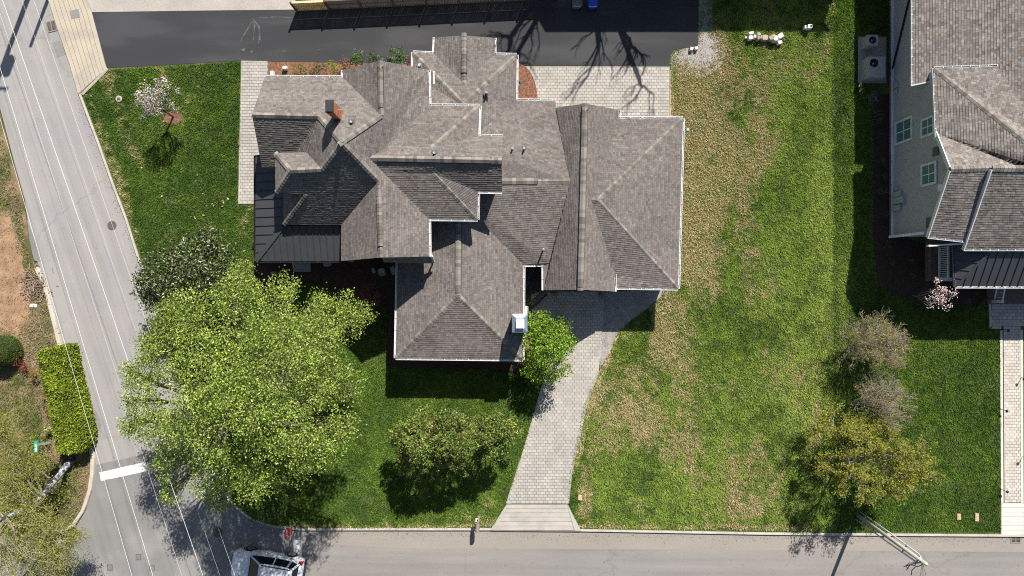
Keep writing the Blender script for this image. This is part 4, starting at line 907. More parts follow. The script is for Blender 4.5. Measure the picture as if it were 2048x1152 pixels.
def curve(p, q, R, bend=0.15, n=5, sag=0.0):
    p = Vector(p); q = Vector(q); d = (q-p).length; off = Vector((R.uniform(-1,1),R.uniform(-1,1),R.uniform(-0.2,0.9)))*d*bend
    return [p.lerp(q,t)+off*(4*t*(1-t))*0.6+Vector((0,0,-sag*4*t*(1-t))) for t in [i/n for i in range(n+1)]]
def tree(name, label, base, lobes, trunk_h, trunk_r, cols, wts, leaf=0.14, per=12, dens=7.0, spread=0.17, group=None, cat="tree", m=None, bark=None, seed=1,
         flat=0.8, up=0.6, twigs=8, hollow=0.45, clump_j=0.14, aspect=0.6, parts=("trunk","crown"), down=0.35):
    """lobes: (px, py, height of the lobe's centre, radius in photo px).  Leaf clusters fill each lobe's shell; limbs run to the lobes."""
    R = random.Random(seed); N = np.random.default_rng(seed); b = W(*base, Z_LAWN)
    t = thing(name, label, cat, b, group); br = MB(); L = []; C = []
    fork = b+Vector((R.uniform(-0.15,0.15),R.uniform(-0.15,0.15),trunk_h))
    br.tube([b-Vector((0,0,0.1)), b.lerp(fork,0.3)+Vector((0.03,0,0)), fork], [trunk_r*1.35,trunk_r,trunk_r*0.8], 8)
    for (px, py, h, rp) in lobes:
        c = W(px, py, h); r = rp*(CAM_H-h)/FPX
        pts = curve(fork, c-Vector((0,0,r*0.35)), R, 0.14, 5); br.tube(pts, [trunk_r*0.55*(1-0.8*i/5) for i in range(6)], 5, cap=False)
        ncl = max(4, int(dens*r*r*4)); d = N.normal(0,1,(ncl,3)); d /= np.linalg.norm(d,axis=1,keepdims=True)
        d[:,2] = np.where(d[:,2] < -down, -d[:,2], d[:,2]); rad = r*(hollow+(1-hollow)*N.random(ncl)**0.6)*N.uniform(0.82,1.12,ncl)
        cc = np.array(c)[None]+d*rad[:,None]*np.array([1,1,flat]); cc[:,2] = np.maximum(cc[:,2], 0.25)
        for k in range(min(twigs, ncl)):
            q = Vector(cc[k]); o = pts[R.choice((3,4,5))]; br.tube(curve(o, q, R, 0.12, 3), [trunk_r*0.10+0.012,trunk_r*0.07+0.01,0.012,0.006], 3, cap=False)
        tone = N.normal(1,clump_j,(ncl,1))*N.normal(1,0.08)
        pp = np.repeat(cc,per,axis=0)+N.normal(0,spread,(ncl*per,3))*np.array([1,1,0.6])
        L.append(pp); C.append(np.repeat(tone,per,axis=0)*palette(ncl*per,cols,wts,N))
    br.build(parts[0], bark or M_BARK, t)
    leaf_mesh(parts[1], np.concatenate(L), leaf, np.clip(np.concatenate(C),0.003,0.9), m or M_LEAF, t, up=up, seed=seed, aspect=aspect)
    return t
# large pale green tree over the junction
tree("spreading_tree", "huge spreading tree with pale yellow green leaves overhanging the junction", (505,800),
  [(335,700,7,62),(292,758,6.5,46),(262,745,6.2,22),(300,840,6.3,52),(262,850,6,26),(345,915,6.0,46),(345,985,5.0,26),(400,640,8,70),(470,585,8,52),(545,600,8,56),(430,750,11.3,92),(530,710,11.8,96),(620,680,9,74),(680,632,7,52),
   (718,628,6.5,34),(650,760,8.8,66),(688,850,8.2,36),(640,880,8.6,58),(560,850,11,86),(450,860,10.5,86),(380,850,8,72),(430,950,8.0,54),(510,950,9.8,60),(590,920,9.6,48),(345,645,7.3,44),(588,575,6.2,20),(640,600,6.4,22),(700,770,7.4,32),(300,690,6.6,26),(485,545,7.4,30),(270,800,6.1,22),(500,800,12.3,80),(440,1000,5.6,30)],
  2.4, 0.34, [(0.245,0.335,0.05),(0.36,0.44,0.085),(0.10,0.165,0.022),(0.52,0.56,0.19)], (5,4,4.5,1.3), leaf=0.108, per=20, dens=12.0, spread=0.18, seed=21, twigs=22, hollow=0.25, clump_j=0.24, bark=mat("pale_tree_bark",(0.24,0.20,0.165),var=0.25,fine=0.2), flat=0.7)
tree("evergreen_tree", "dark glossy evergreen tree between the west kerb and the pale tree", (385,560),
  [(330,545,3.6,52),(300,570,3.2,36),(385,520,4.6,50),(420,490,4.6,34),(440,530,4.4,50),(370,585,4.4,52),(310,600,3,28),(470,560,4,36),(400,560,5.6,46),(410,465,4.2,14)],
  0.8, 0.16, [(0.05,0.075,0.018),(0.085,0.11,0.03),(0.15,0.17,0.06),(0.02,0.035,0.010),(0.30,0.31,0.18)], (5,4,3,3,1), leaf=0.20, per=11, dens=13, spread=0.18, seed=22, m=M_LEAFG, aspect=0.42, up=0.35)
tree("rounded_shrub", "rounded deep green shrub at the street corner under the pale tree's edge", (540,995),
  [(540,1000,1.6,44),(510,985,1.5,36),(565,985,1.5,26),(545,1028,1.2,24),(520,1020,1.3,24)], 0.4, 0.09, [(0.09,0.15,0.025),(0.13,0.20,0.035),(0.06,0.11,0.018)], (4,3,3), leaf=0.10, per=14, dens=24, spread=0.12, seed=23, cat="shrub", parts=("stem","foliage"))
tree("lime_green_tree", "small bright lime green tree beside the metal topped chimney", (1088,712),
  [(1095,665,3.0,38),(1075,640,2.7,22),(1120,655,2.9,22),(1125,690,3.0,26),(1095,700,3.4,42),(1065,675,2.8,26),(1075,735,2.4,28),(1110,730,2.6,30),(1060,715,2.0,18),(1090,755,1.8,16),(1055,745,1.7,12),(1072,765,1.5,8),(1102,762,1.4,8)],
  0.9, 0.07, [(0.17,0.31,0.022),(0.28,0.42,0.035),(0.08,0.17,0.012),(0.40,0.50,0.06)], (5,4,3.5,1.5), leaf=0.115, per=13, dens=21, spread=0.12, seed=24, flat=0.75, clump_j=0.28)
tree("young_plant", "bluish green leafy plant at the corner of the south wing gutter", (1050,712), [(1056,706,1.2,10),(1044,708,2.2,7)], 0.3, 0.03, [(0.13,0.24,0.06),(0.22,0.28,0.13)], (3,2), leaf=0.10, per=10, dens=30, spread=0.08, seed=25, cat="shrub", parts=("stem","foliage"))
# three evergreen bushes on the south lawn
for k, (bs, lb, lobes) in enumerate(((( 845,878),"leftmost of the three grey green evergreen bushes on the south lawn",[(812,868,2.2,28),(840,850,2.4,30),(838,892,2.7,32),(855,915,2.3,26),(815,905,2.0,22),(795,865,1.7,16),(845,828,1.9,16),(862,938,1.7,16),(835,942,1.6,14),(805,935,1.5,12),(788,880,1.5,10)]),
    ((912,868),"middle one of the three grey green evergreen bushes on the south lawn",[(900,850,2.6,34),(890,885,2.8,32),(925,880,2.7,32),(912,918,2.1,22),(925,940,1.5,12),(885,922,1.9,16),(908,838,2.1,18),(875,860,2.3,20),(905,950,1.3,9),(925,845,2.2,16)]),
    ((985,862),"rightmost of the three grey green evergreen bushes, nearest the driveway",[(965,868,2.5,30),(995,852,2.4,30),(1012,870,2.0,22),(980,895,2.1,24),(955,848,2.2,20),(1038,862,1.5,11),(1025,842,1.6,12),(1005,895,1.8,16),(962,905,1.7,14),(990,833,1.9,13)]))):
    tree("evergreen_bush", lb, bs, [(px_,py_,h_*1.55+0.35,r_*0.98) for (px_,py_,h_,r_) in lobes], 0.7, 0.10, [(0.15,0.21,0.035),(0.24,0.29,0.06),(0.05,0.085,0.014),(0.40,0.40,0.13),(0.07,0.15,0.035),(0.34,0.24,0.13)], (5,5,3.5,1.2,1.2,0.3), leaf=0.135, per=16, dens=26, spread=0.10, seed=30+k, group="evergreen bushes on the south lawn", cat="shrub", parts=("stem","foliage"), clump_j=0.25, aspect=0.5, flat=0.85)
# blossom tree
tb = tree("blossom_tree", "small tree full of pale pink blossom on the northwest lawn", (346,234),
  [(300,192,3.4,26),(325,180,3.5,22),(282,200,3.0,16),(300,215,2.7,16),(345,212,2.3,10),(352,219,1.8,9),(326,158,3.4,6),(356,181,2.9,5),(334,170,3.5,8),(320,205,3.1,18),(290,233,1.9,9),(300,222,2.2,12),(318,228,1.8,8)],
  1.1, 0.06, [(0.62,0.50,0.50),(0.75,0.68,0.66),(0.45,0.33,0.36),(0.16,0.22,0.05)], (4,4,2,3), leaf=0.085, per=10, dens=20, spread=0.11, seed=40, m=M_PETAL, parts=("trunk","blossom"), hollow=0.3)
tree("pink_magnolia", "small tree with pink and white flowers before the neighbour's porch", (1826,591),
  [(1878,585,3.6,14),(1885,605,3.4,12),(1868,598,3.3,12),(1900,588,3.5,8),(1896,610,3.2,7),(1860,612,3.0,6),(1890,575,3.7,8),(1910,587,3.4,4),(1875,565,3.6,8)],
  0.5, 0.04, [(0.75,0.60,0.60),(0.80,0.74,0.73),(0.68,0.34,0.38)], (4,4,2), leaf=0.09, per=7, dens=17, spread=0.10, seed=41, m=M_PETAL, parts=("trunk","blossom"), hollow=0.1, twigs=14, bark=M_TWIG)
# bare branching trees
def bare_tree(name, label, base, top, reach, depth, r0, seed, bark, leaves=None, group=None, trunk_h=None, kids=(2,3), lean=(0,0), leaf=0.07, nleaf=5, stems=1, updrift=0.10, first=None, jit=None):
    R = random.Random(seed); N = np.random.default_rng(seed); b = W(*base, Z_LAWN); t = thing(name, label, "tree", b, group); br = MB(); tips = []; tr = MB()
    def grow(p, d, L, r, k):
        n = 3; pts = [p]; q = p.copy(); dd = d.copy(); jt = (jit or 0.16) if k == depth else 0.16
        if k == depth and first: L = first
        for i in range(n):
            dd = (dd+Vector((R.gauss(0,jt),R.gauss(0,jt),R.gauss(0.0,0.10)*(jt/0.16)+updrift*0.5*(jt > 0.1)))).normalized(); q = q+dd*(L/n); q.z = max(q.z,0.3); pts.append(q.copy())
        (tr if k == depth else br).tube(pts, [r*(1-0.30*i/n) for i in range(n+1)], 6 if k > depth-2 else 3, cap=False)
        if k <= 2: tips.append((pts[1].copy(), k)); tips.append((pts[2].copy(), k))
        if k == 0: tips.append((q.copy(), 0)); return
        for j in range(R.choice(kids)+(1 if k >= depth-1 else 0)):
            a = R.uniform(0,2*math.pi); tilt = R.uniform(0.35,0.95); x = dd.orthogonal().normalized(); y = dd.cross(x)
            nd = (dd*math.cos(tilt)+(x*math.cos(a)+y*math.sin(a))*math.sin(tilt)); nd.z = nd.z*0.8+updrift; nd.normalize()
            grow(pts[R.choice((2,3,3))].copy(), nd, (reach if (k == depth and first) else L)*R.uniform(0.62,0.86), max(r*R.uniform(0.5,0.68),0.007), k-1)
    for s in range(stems):
        d0 = Vector((lean[0]+R.uniform(-0.35,0.35)*(stems > 1), lean[1]+R.uniform(-0.35,0.35)*(stems > 1), 1)).normalized()
        grow(b+Vector((R.uniform(-.1,.1),R.uniform(-.1,.1),-0.1)), d0, reach, r0, depth)
    tr.build("trunk", bark, t); br.build("branches", bark, t)
    if leaves:
        cols, wts, share = leaves; pts = np.array([p for p, k in tips if R.random() < share]); pp = np.repeat(pts,nleaf,axis=0)+N.normal(0,0.10,(len(pts)*nleaf,3))
        leaf_mesh("leaves", pp, leaf, palette(len(pp),cols,wts,N), M_LEAF, t, seed=seed)
    return t
YG = [(0.34,0.30,0.03),(0.42,0.38,0.05),(0.28,0.20,0.03)]
bare_tree("bare_tree", "twiggy leafless tree at the edge of the house shadow, upper of two", (1690,706), 0, 1.18, 7, 0.075, 5, M_TWIG, (YG,(2,1,2),0.05), "leafless trees on the right lawn", lean=(0.25,0.50), stems=3)
bare_tree("bare_tree", "twiggy leafless tree just above the yellow green tree", (1702,806), 0, 1.22, 7, 0.075, 16, M_TWIG, (YG,(2,1,2),0.025), "leafless trees on the right lawn", lean=(0.55,0.30), stems=3)
bare_tree("budding_tree", "budding tree with yellow olive leaves on the right lawn", (1692,930), 0, 1.7, 6, 0.11, 27, M_TWIG, ([(0.25,0.27,0.025),(0.33,0.34,0.04),(0.16,0.20,0.02),(0.26,0.20,0.04)],(4,3,3,2),0.46), lean=(-0.14,0.42), leaf=0.11, nleaf=6, stems=3)
bare_tree("red_leaf_shrub", "sparse shrub with dull red leaves in the shade beside the south wing", (738,600), 0, 0.75, 4, 0.03, 9, mat("red_twig",(0.20,0.10,0.09)), ([(0.30,0.10,0.08),(0.24,0.09,0.08)],(1,1),0.35), lean=(-0.2,0.2), leaf=0.10, stems=2)
# left corner tree with a leaning pale trunk
R_ = random.Random(77); N_ = np.random.default_rng(77)
lt = thing("leaning_tree", "tree with a mottled pale leaning trunk at the lower left corner", "tree", W(146,918,0.1))
tp = [W(146,917,0.05), W(128,938,0.7), W(108,963,1.5), W(84,992,2.6), W(52,1018,3.8), W(10,1035,5.0), W(-50,1050,6.2)]
mb = MB(); mb.tube(tp, [0.26,0.20,0.17,0.16,0.15,0.13,0.11], 9); mb.build("trunk", M_PALEB, lt, True)
mb = MB(); ends = []; LOBE = [(20,960,4.0,44),(60,1010,4.2,40),(30,1060,4.8,60),(90,1060,4.4,44),(60,1110,4.6,60),(115,1100,4.0,34),(10,1130,5,60),(20,900,4,40),(60,930,3.4,26),(110,1140,4,36),(-20,1000,5,60),(0,850,4,26),(140,1075,3.6,18)]
for (px,py,h,rp) in LOBE:
    c = W(px,py,h); o = min(tp[2:], key=lambda q: (q-c).length); pts = curve(o,c,R_,0.2,5); mb.tube(pts,[0.09,0.075,0.06,0.05,0.035,0.03],4,cap=False); r = rp*(CAM_H-h)/FPX
    for k in range(34):
        q = c+Vector((R_.gauss(0,0.5),R_.gauss(0,0.5),R_.gauss(0,0.3)))*r; o2 = pts[R_.choice((2,3,4,5))]; cv = curve(o2,q,R_,0.22,4); mb.tube(cv,[0.024,0.018,0.012,0.009,0.005],3,cap=False); ends += cv[2:]
        for m_ in range(2):
            q2 = q+Vector((R_.gauss(0,0.4),R_.gauss(0,0.4),R_.gauss(0,0.2))); cv2 = curve(cv[3],q2,R_,0.2,2); mb.tube(cv2,[0.010,0.007,0.004],3,cap=False); ends += cv2[1:]
mb.build("branches", mat("olive_twig",(0.26,0.24,0.15),var=0.25,fine=0.2), lt)
E_ = np.array([tuple(e) for e in ends]); E_ = E_[N_.random(len(E_)) < 0.8]; pp = np.repeat(E_,9,axis=0)+N_.normal(0,0.15,(len(E_)*9,3))
leaf_mesh("leaves", pp, 0.085, palette(len(pp),[(0.26,0.27,0.035),(0.34,0.33,0.06),(0.17,0.20,0.03)],(4,3,3),N_), M_LEAF, lt, seed=77)
# shrubs made of lobes, each its own thing
def shrub(name, label, base, lobes, cols, wts, leaf=0.08, per=12, dens=30, seed=1, group=None, m=None, h=0.25, **kw):
    return tree(name, label, base, lobes, h, 0.03, cols, wts, leaf=leaf, per=per, dens=dens, spread=kw.pop("spread",0.08), seed=seed, group=group, cat="shrub", m=m, parts=("stem","foliage"), twigs=4, **kw)
GRN = [(0.06,0.11,0.03),(0.10,0.16,0.05),(0.17,0.22,0.10)]; RED = [(0.22,0.05,0.05),(0.12,0.11,0.04),(0.30,0.10,0.10)]
shrub("rhododendron", "round dark green shrub left of the north gable peak", (718,119), [(718,118,1.2,15),(712,122,0.9,10)], GRN, (4,4,3), leaf=0.13, seed=51, group="round shrubs along the north wall", aspect=0.4)
shrub("rhododendron", "small round dark green shrub just right of the first along the north wall", (746,117), [(746,116,1.2,12),(756,119,0.9,8)], GRN, (4,4,3), leaf=0.13, seed=52, group="round shrubs along the north wall", aspect=0.4)
shrub("rhododendron", "largest round dark green shrub beside the north wing eave", (797,113), [(795,113,1.4,19),(805,118,1.1,12),(780,118,0.9,9)], GRN, (4,4,3), leaf=0.13, seed=53, group="round shrubs along the north wall", aspect=0.4)
shrub("azalea", "yellow green shrub in the middle of the mulch bed", (665,134), [(665,132,0.8,12),(672,140,0.6,8)], [(0.20,0.25,0.03),(0.28,0.31,0.05),(0.10,0.15,0.02)], (4,3,2), seed=54, group="low shrubs in the north mulch bed")
shrub("azalea", "olive green shrub with red tips left of the yellow green one", (643,138), [(643,136,0.7,13),(632,143,0.5,9)], GRN+RED, (4,4,2,2,1,1), seed=55, group="low shrubs in the north mulch bed")
shrub("azalea", "low shrub with yellowing leaves at the left of the bed", (600,141), [(600,140,0.45,11),(590,145,0.35,8),(612,144,0.4,8)], [(0.22,0.20,0.04),(0.12,0.16,0.03),(0.30,0.24,0.08)], (3,4,2), seed=56, group="low shrubs in the north mulch bed")
shrub("azalea", "crimson flowered shrub nearest the gable in the bed", (693,132), [(695,130,0.7,11),(684,124,0.6,8)], GRN+RED, (2,2,1,3,1,2), seed=57, group="low shrubs in the north mulch bed")
shrub("azalea", "small shrub with crimson flowers by the eave, between olive and yellow shrubs", (626,146), [(625,145,0.35,7)], RED+GRN, (3,1,2,2,1,1), seed=58, group="low shrubs in the north mulch bed")
shrub("red_shrub", "dark red low shrub under the north wing gutter", (820,125), [(818,124,0.7,9)], RED, (3,2,1), seed=59)
# west verge plants
HP = [(75,704),(100,697),(131,690),(140,740),(155,800),(170,865),(170,885),(164,903),(140,907),(114,905),(108,870),(98,820),(86,770),(77,730)]
hg = thing("clipped_hedge", "long clipped green hedge beside the west road", "hedge", W(120,800,0.1))
hz_ = 1.35; hp = [tuple(W(x,y,hz_)[:2]) for x,y in HP]
mb = MB(); cxy = (sum(p[0] for p in hp)/len(hp), sum(p[1] for p in hp)/len(hp)); mb.prism([(cxy[0]+(p[0]-cxy[0])*0.95, cxy[1]+(p[1]-cxy[1])*0.97) for p in hp], 0.05, hz_-0.1); mb.build("hedge_core", mat("hedge_dark",(0.02,0.035,0.008)), hg)
ar = np.array(hp); n = 9000; x = N_.uniform(ar[:,0].min(),ar[:,0].max(),n*2); y = N_.uniform(ar[:,1].min(),ar[:,1].max(),n*2); k = inside(hp,x,y); x = x[k]; y = y[k]
top_ = np.stack([x,y,hz_+0.42*(fbm(71,x,y,1.1,3)-0.5)+N_.normal(0,0.06,len(x))],1)
side = []
for i in range(len(hp)):
    a, b = hp[i], hp[(i+1)%len(hp)]; L = math.dist(a,b); m_ = int(L*420); u = N_.random(m_); side.append(np.stack([a[0]+(b[0]-a[0])*u+N_.normal(0,0.05,m_), a[1]+(b[1]-a[1])*u+N_.normal(0,0.05,m_), N_.uniform(0.1,hz_+0.02,m_)],1))
pp = np.concatenate([top_]+side); leaf_mesh("foliage", pp, 0.115, palette(len(pp),[(0.19,0.26,0.02),(0.30,0.36,0.028),(0.10,0.16,0.016),(0.38,0.40,0.05)],(5,4,3,1),N_)*np.repeat(0.55+0.95*fbm(75,pp[:,0],pp[:,1],1.6,3)[:,None],3,1), M_LEAF, hg, seed=3, up=0.5)
def ball(name, label, px, py, h, rp, cols, wts, seed, leaf=0.06, n=2600, group=None):
    c = W(px,py,h); r = rp*(CAM_H-h)/FPX; t = thing(name, label, "shrub", (c.x,c.y,0.1), group); R = np.random.default_rng(seed)
    mb = MB(); mb.lathe((c.x,c.y,c.z), [(r*0.45,-min(r*0.9,c.z-0.05)),(r*0.85,-r*0.5),(r*0.93,0),(r*0.7,r*0.6),(r*0.2,r*0.88)], 14); mb.build("stem", mat("hedge_dark",(0.02,0.035,0.008)), t)
    d = R.normal(0,1,(n,3)); d /= np.linalg.norm(d,axis=1,keepdims=True); d[:,2] = np.where(d[:,2] < -0.6,-d[:,2],d[:,2]); p = np.array(c)+d*r*R.normal(0.97,0.035,(n,1)); p[:,2] = np.maximum(p[:,2],0.12)
    leaf_mesh("foliage", p, leaf, palette(n,cols,wts,R), M_LEAF, t, seed=seed, up=0.3)
ball("topiary_ball", "large clipped round bush at the left edge", 8, 700, 0.75, 31, [(0.12,0.16,0.02),(0.18,0.21,0.03),(0.07,0.10,0.012)], (4,2,3), 61, leaf=0.05, n=6000)
RB = [(0.26,0.10,0.045),(0.34,0.16,0.07),(0.16,0.07,0.03),(0.16,0.15,0.04)]
shrub("barberry", "orange red shrub touching the round clipped bush", (32,716), [(32,715,0.55,14)], RB, (4,3,2,1), seed=62, group="small shrubs behind the hedge")
shrub("barberry", "crimson shrub second along from the round bush", (48,736), [(48,735,0.5,11)], [(0.26,0.03,0.04),(0.16,0.03,0.03)], (2,1), seed=63, group="small shrubs behind the hedge")
shrub("barberry", "yellow brown shrub third along from the round bush", (69,750), [(69,749,0.5,11)], [(0.30,0.22,0.05),(0.20,0.16,0.04),(0.26,0.12,0.04)], (3,2,2), seed=64, group="small shrubs behind the hedge")
shrub("barberry", "thin brown shrub against the middle of the hedge, upper of two", (91,790), [(90,789,0.5,7)], [(0.24,0.10,0.07),(0.18,0.10,0.06)], (2,1), seed=65, group="small shrubs behind the hedge")
shrub("barberry", "thin brown shrub against the middle of the hedge, lower of two", (93,809), [(92,808,0.5,7)], [(0.20,0.12,0.06),(0.24,0.10,0.05)], (2,1), seed=66, group="small shrubs behind the hedge")
shrub("barberry", "olive brown shrub at the hedge before its lower end", (100,829), [(99,828,0.5,9)], [(0.26,0.20,0.06),(0.18,0.14,0.05)], (2,1), seed=67, group="small shrubs behind the hedge")
shrub("variegated_shrub", "cream and green leaved shrub beside the hedge above the street name sign", (97,862), [(97,860,0.5,10),(90,868,0.4,6)], [(0.50,0.50,0.24),(0.14,0.20,0.05)], (3,2), seed=68, leaf=0.10)
for ((bx,by),lb,lobes,sd) in (((80,880),"leafy green bush at the foot of the street name sign",[(75,878,0.5,16),(88,885,0.5,12),(60,893,0.5,14)],71),((75,930),"bright green bush left of the pale leaning trunk",[(70,915,0.6,26),(95,930,0.5,18),(50,935,0.6,22),(80,950,0.5,20)],72),((45,965),"wide green bush under the leaning tree",[(40,975,0.7,30),(70,985,0.6,24),(15,950,0.7,26)],73),((125,985),"low green bush between the leaning trunk and the kerb",[(122,985,0.5,20),(100,1010,0.5,20),(140,960,0.35,12)],74),((30,1030),"low bush deep in the lower left corner",[(30,1030,0.6,34),(60,1040,0.6,26),(0,1010,0.6,28)],75)):
    shrub("green_bush", lb, (bx,by), lobes, [(0.16,0.21,0.025),(0.22,0.27,0.04),(0.10,0.15,0.02)], (4,3,3), seed=sd, leaf=0.10, dens=14, group="bushes at the lower left corner", spread=0.12)
# shrubs along the neighbour's wall
for k, (x, y, r, lb) in enumerate(((1752,225,8,"dark shrub highest along the neighbour's wall"),(1758,237,9,"dark shrub second from the top along the neighbour's wall"),(1762,267,8,"dark shrub level with the lower window of the neighbour's wall"),(1764,322,9,"dark shrub below the neighbour's windows"),(1766,352,9,"dark shrub level with the upper right window of the neighbour's wall"),(1764,383,10,"dark shrub beside the meter boxes"),(1768,430,9,"dark shrub below the meter boxes at the wall's corner"))):
    shrub("foundation_shrub", lb, (x,y), [(x,y,0.5,r)], [(0.07,0.10,0.06),(0.10,0.13,0.08)], (1,1), seed=80+k, group="shrubs along the neighbour's wall")
shrub("spiky_shrub", "pale yellow flecked shrub below the air conditioners", (1720,180), [(1720,179,0.5,8)], [(0.45,0.42,0.18),(0.20,0.20,0.08)], (2,2), seed=90)
shrub("grey_shrub", "grey leaved shrub in the shade below the air conditioners", (1744,198), [(1742,200,0.5,12),(1748,190,0.5,9)], [(0.20,0.21,0.22),(0.14,0.15,0.15)], (1,1), seed=91)
for k, (x, y, r, lb) in enumerate(((1820,520,10,"green shrub nearest the neighbour's porch corner in the shade"),(1786,528,8,"green shrub at the left of the shaded bed"),(1795,561,8,"green shrub lowest in the shaded bed by the magnolia"),(1822,550,8,"green shrub just above the magnolia's branches"),(1953,583,9,"green shrub below the porch gutter, left of the steps"),(1933,607,9,"green shrub right of the magnolia flowers"),(1965,605,8,"green shrub beside the stair landing"),(1770,494,11,"tufted grassy shrub at the wall's corner"))):
    shrub("bed_shrub", lb, (x,y), [(x,y,0.4,r)], [(0.07,0.15,0.02),(0.05,0.11,0.02)], (1,1), seed=95+k, group="shrubs in the neighbour's shaded bed", dens=20)
shrub("sapling", "yellow green sapling at the top edge near the right lawn", (1662,25), [(1666,12,1.4,6),(1664,24,1.2,7),(1658,30,0.9,5)], [(0.30,0.34,0.05),(0.20,0.26,0.04)], (1,1), seed=110, h=0.6)
for k,(x,y,lb) in enumerate(((1108,584,"left potted red flowers at the garage gable"),(1202,588,"right potted red flowers at the garage gable"))):
    shrub("flower_pot_plant", lb, (x,y), [(x,y,0.5,7)], RED, (3,1,3), seed=115+k, group="red flowers beside the garage gable")
# tall bare trees north of the frame: their shadows cross the driveway and the patio
bare_tree("tall_bare_tree", "tall bare tree north of the frame casting forked shadows on the driveway", (1186,-150), 0, 2.0, 4, 0.20, 131, M_BARK, None, "bare trees behind the north house", lean=(0.0,0.0), stems=2, updrift=0.25, first=10.3, jit=0.04)
bare_tree("tall_bare_tree", "tall bare tree north of the frame casting straight shadows on the patio", (1176,-140), 0, 2.0, 4, 0.19, 142, M_BARK, None, "bare trees behind the north house", lean=(0.42,0.0), stems=2, updrift=0.25, first=10.8, jit=0.04)
# fallen leaves on the northwest lawn
R = np.random.default_rng(9); px = np.concatenate([R.normal(430,60,26), R.uniform(220,500,16)]); py = np.concatenate([R.normal(440,36,26), R.uniform(260,480,16)])
k = (px < 505) & (px > 180+(py-190)*0.345+16); pts = np.array([tuple(W(a,b,0.19)) for a,b in zip(px[k],py[k])])
tag(leaf_mesh("fallen_leaves", pts, 0.15, palette(len(pts),[(0.60,0.48,0.16),(0.48,0.24,0.08),(0.66,0.60,0.30)],(3,2,2),R), M_LEAF, None, up=1.5), "yellow and orange fallen leaves scattered on the northwest lawn", "leaves", kind="stuff")
# grit and leaf litter gathered along the kerbs
R = np.random.default_rng(19); n = 900; xs = R.uniform(610,2040,n); ys = 1061+(xs-600)*0.009+2+np.abs(R.normal(0,7,n)); n2 = 420; t_ = R.random(n2)
yw = 200+t_*820; xw = np.interp(yw, [190,288,373,438,508,618,661,722,800,880,950,1004,1040], [158,195,225,250,272,310,325,345,372,398,426,458,500])-2-np.abs(R.normal(0,6,n2))
pts = np.array([tuple(W(a,b,0.025)) for a,b in zip(np.concatenate([xs,xw]), np.concatenate([ys,yw]))])
tag(leaf_mesh("road_litter", pts, 0.045, palette(len(pts),[(0.12,0.09,0.06),(0.07,0.06,0.05),(0.22,0.16,0.09)],(3,3,2),R), M_LEAF, None, up=3.0), "brown leaf litter and grit along the kerbs", "litter", kind="stuff")
# dry twigs and litter on the verge
mb = MB(); Rr = random.Random(12)
for k in range(420):
    p = W(68+Rr.gauss(0,12),572+Rr.gauss(0,16),0.12+Rr.random()*0.14) if k < 260 else W(75+Rr.gauss(0,20),690+Rr.gauss(0,40),0.12); a = Rr.uniform(0,6.28); l = Rr.uniform(0.1,0.4); t = Rr.uniform(0.6,1.5); mb.bar(p, p+Vector((math.cos(a)*l,math.sin(a)*l,Rr.uniform(-0.04,0.06))), 0.025, 0.02, (t,t*0.95,t*0.9))
tag(mb.build("brush_litter", mat("dry_brush",(0.25,0.19,0.15),attr=True)), "heap of dry brush and twigs on the west verge", "brush", kind="stuff")
# ------------------------------------------------------------------ poles, wires, signs
def wire(name, label, pts, r, m, group="overhead wires along the west road"):
    mb = MB(); mb.tube(pts, r, 5); return tag(mb.build(name, m), label, "wire", group)
def sag_line(p, q, sag, n=26): return [p.lerp(q,i/n)-Vector((0,0,sag*4*(i/n)*(1-i/n))) for i in range(n+1)]
HW = 8.4
for (x0,y0,x1,y1,r,h,lb) in ((0,237,264,1152,0.0075,8.0,"leftmost pale overhead wire along the west road"),(0,135,306,1152,0.008,8.4,"second pale overhead wire from the left along the west road"),(0,27,364,1152,0.004,6.4,"thin third overhead wire along the west road"),
                            (5,0,406,1152,0.010,6.2,"thickest pale overhead wire along the west road"),(69,5,470,1152,0.005,5.8,"rightmost pale overhead wire, passing under the big tree"),(44,0,440,1152,0.003,5.8,"hair thin pale overhead wire over the west road")):
    a, b = W(x0,y0,h), W(x1,y1,h); d = (b-a); p = a-d*((24.2-a.y)/d.y)*-1 if abs(d.y) > 0 else a
    p = a+d*((24.2-a.y)/d.y); q = a+d*((-26.0-a.y)/d.y); pts = [p.lerp(q,i/24) for i in range(25)]
    wire("overhead_wire", lb, pts, r, M_WIRE)
def pole(name, label, x, y, h, r, seed, transformer=False):
    t = thing(name, label, "utility pole", (x,y,0.0), "utility poles"); mb = MB(); mb.tube([(x,y,0),(x,y,h*0.5),(x,y,h)], [r,r*0.9,r*0.75], 12); mb.build("post", M_WOODP, t, True)
    if transformer: mb = MB(); mb.bar((x-0.9,y,h-0.5),(x+0.9,y,h-0.5),0.10,0.12); mb.build("crossarm", M_WOODP, t)
    for k in ((-0.8,-0.4,0.4,0.8) if transformer else ()): mb = MB(); mb.lathe((x+k,y,h-0.38),[(0.03,0),(0.06,0.06),(0.06,0.12),(0.03,0.16)],8); mb.build("insulator", M_PLASTG, t)
    if transformer: mb = MB(); mb.lathe((x+0.38,y,h-2.4),[(0.26,0),(0.30,0.05),(0.30,0.95),(0.2,1.0)],14); mb.build("transformer", M_HVAC, t)
    return t
pole("utility_pole", "utility pole with transformer beyond the upper left corner", -30.15, 23.8, 11.0, 0.19, 1, True)
pole("utility_pole", "shorter utility pole beyond the upper left corner beside the apron", -28.95, 23.4, 7.4, 0.14, 2)
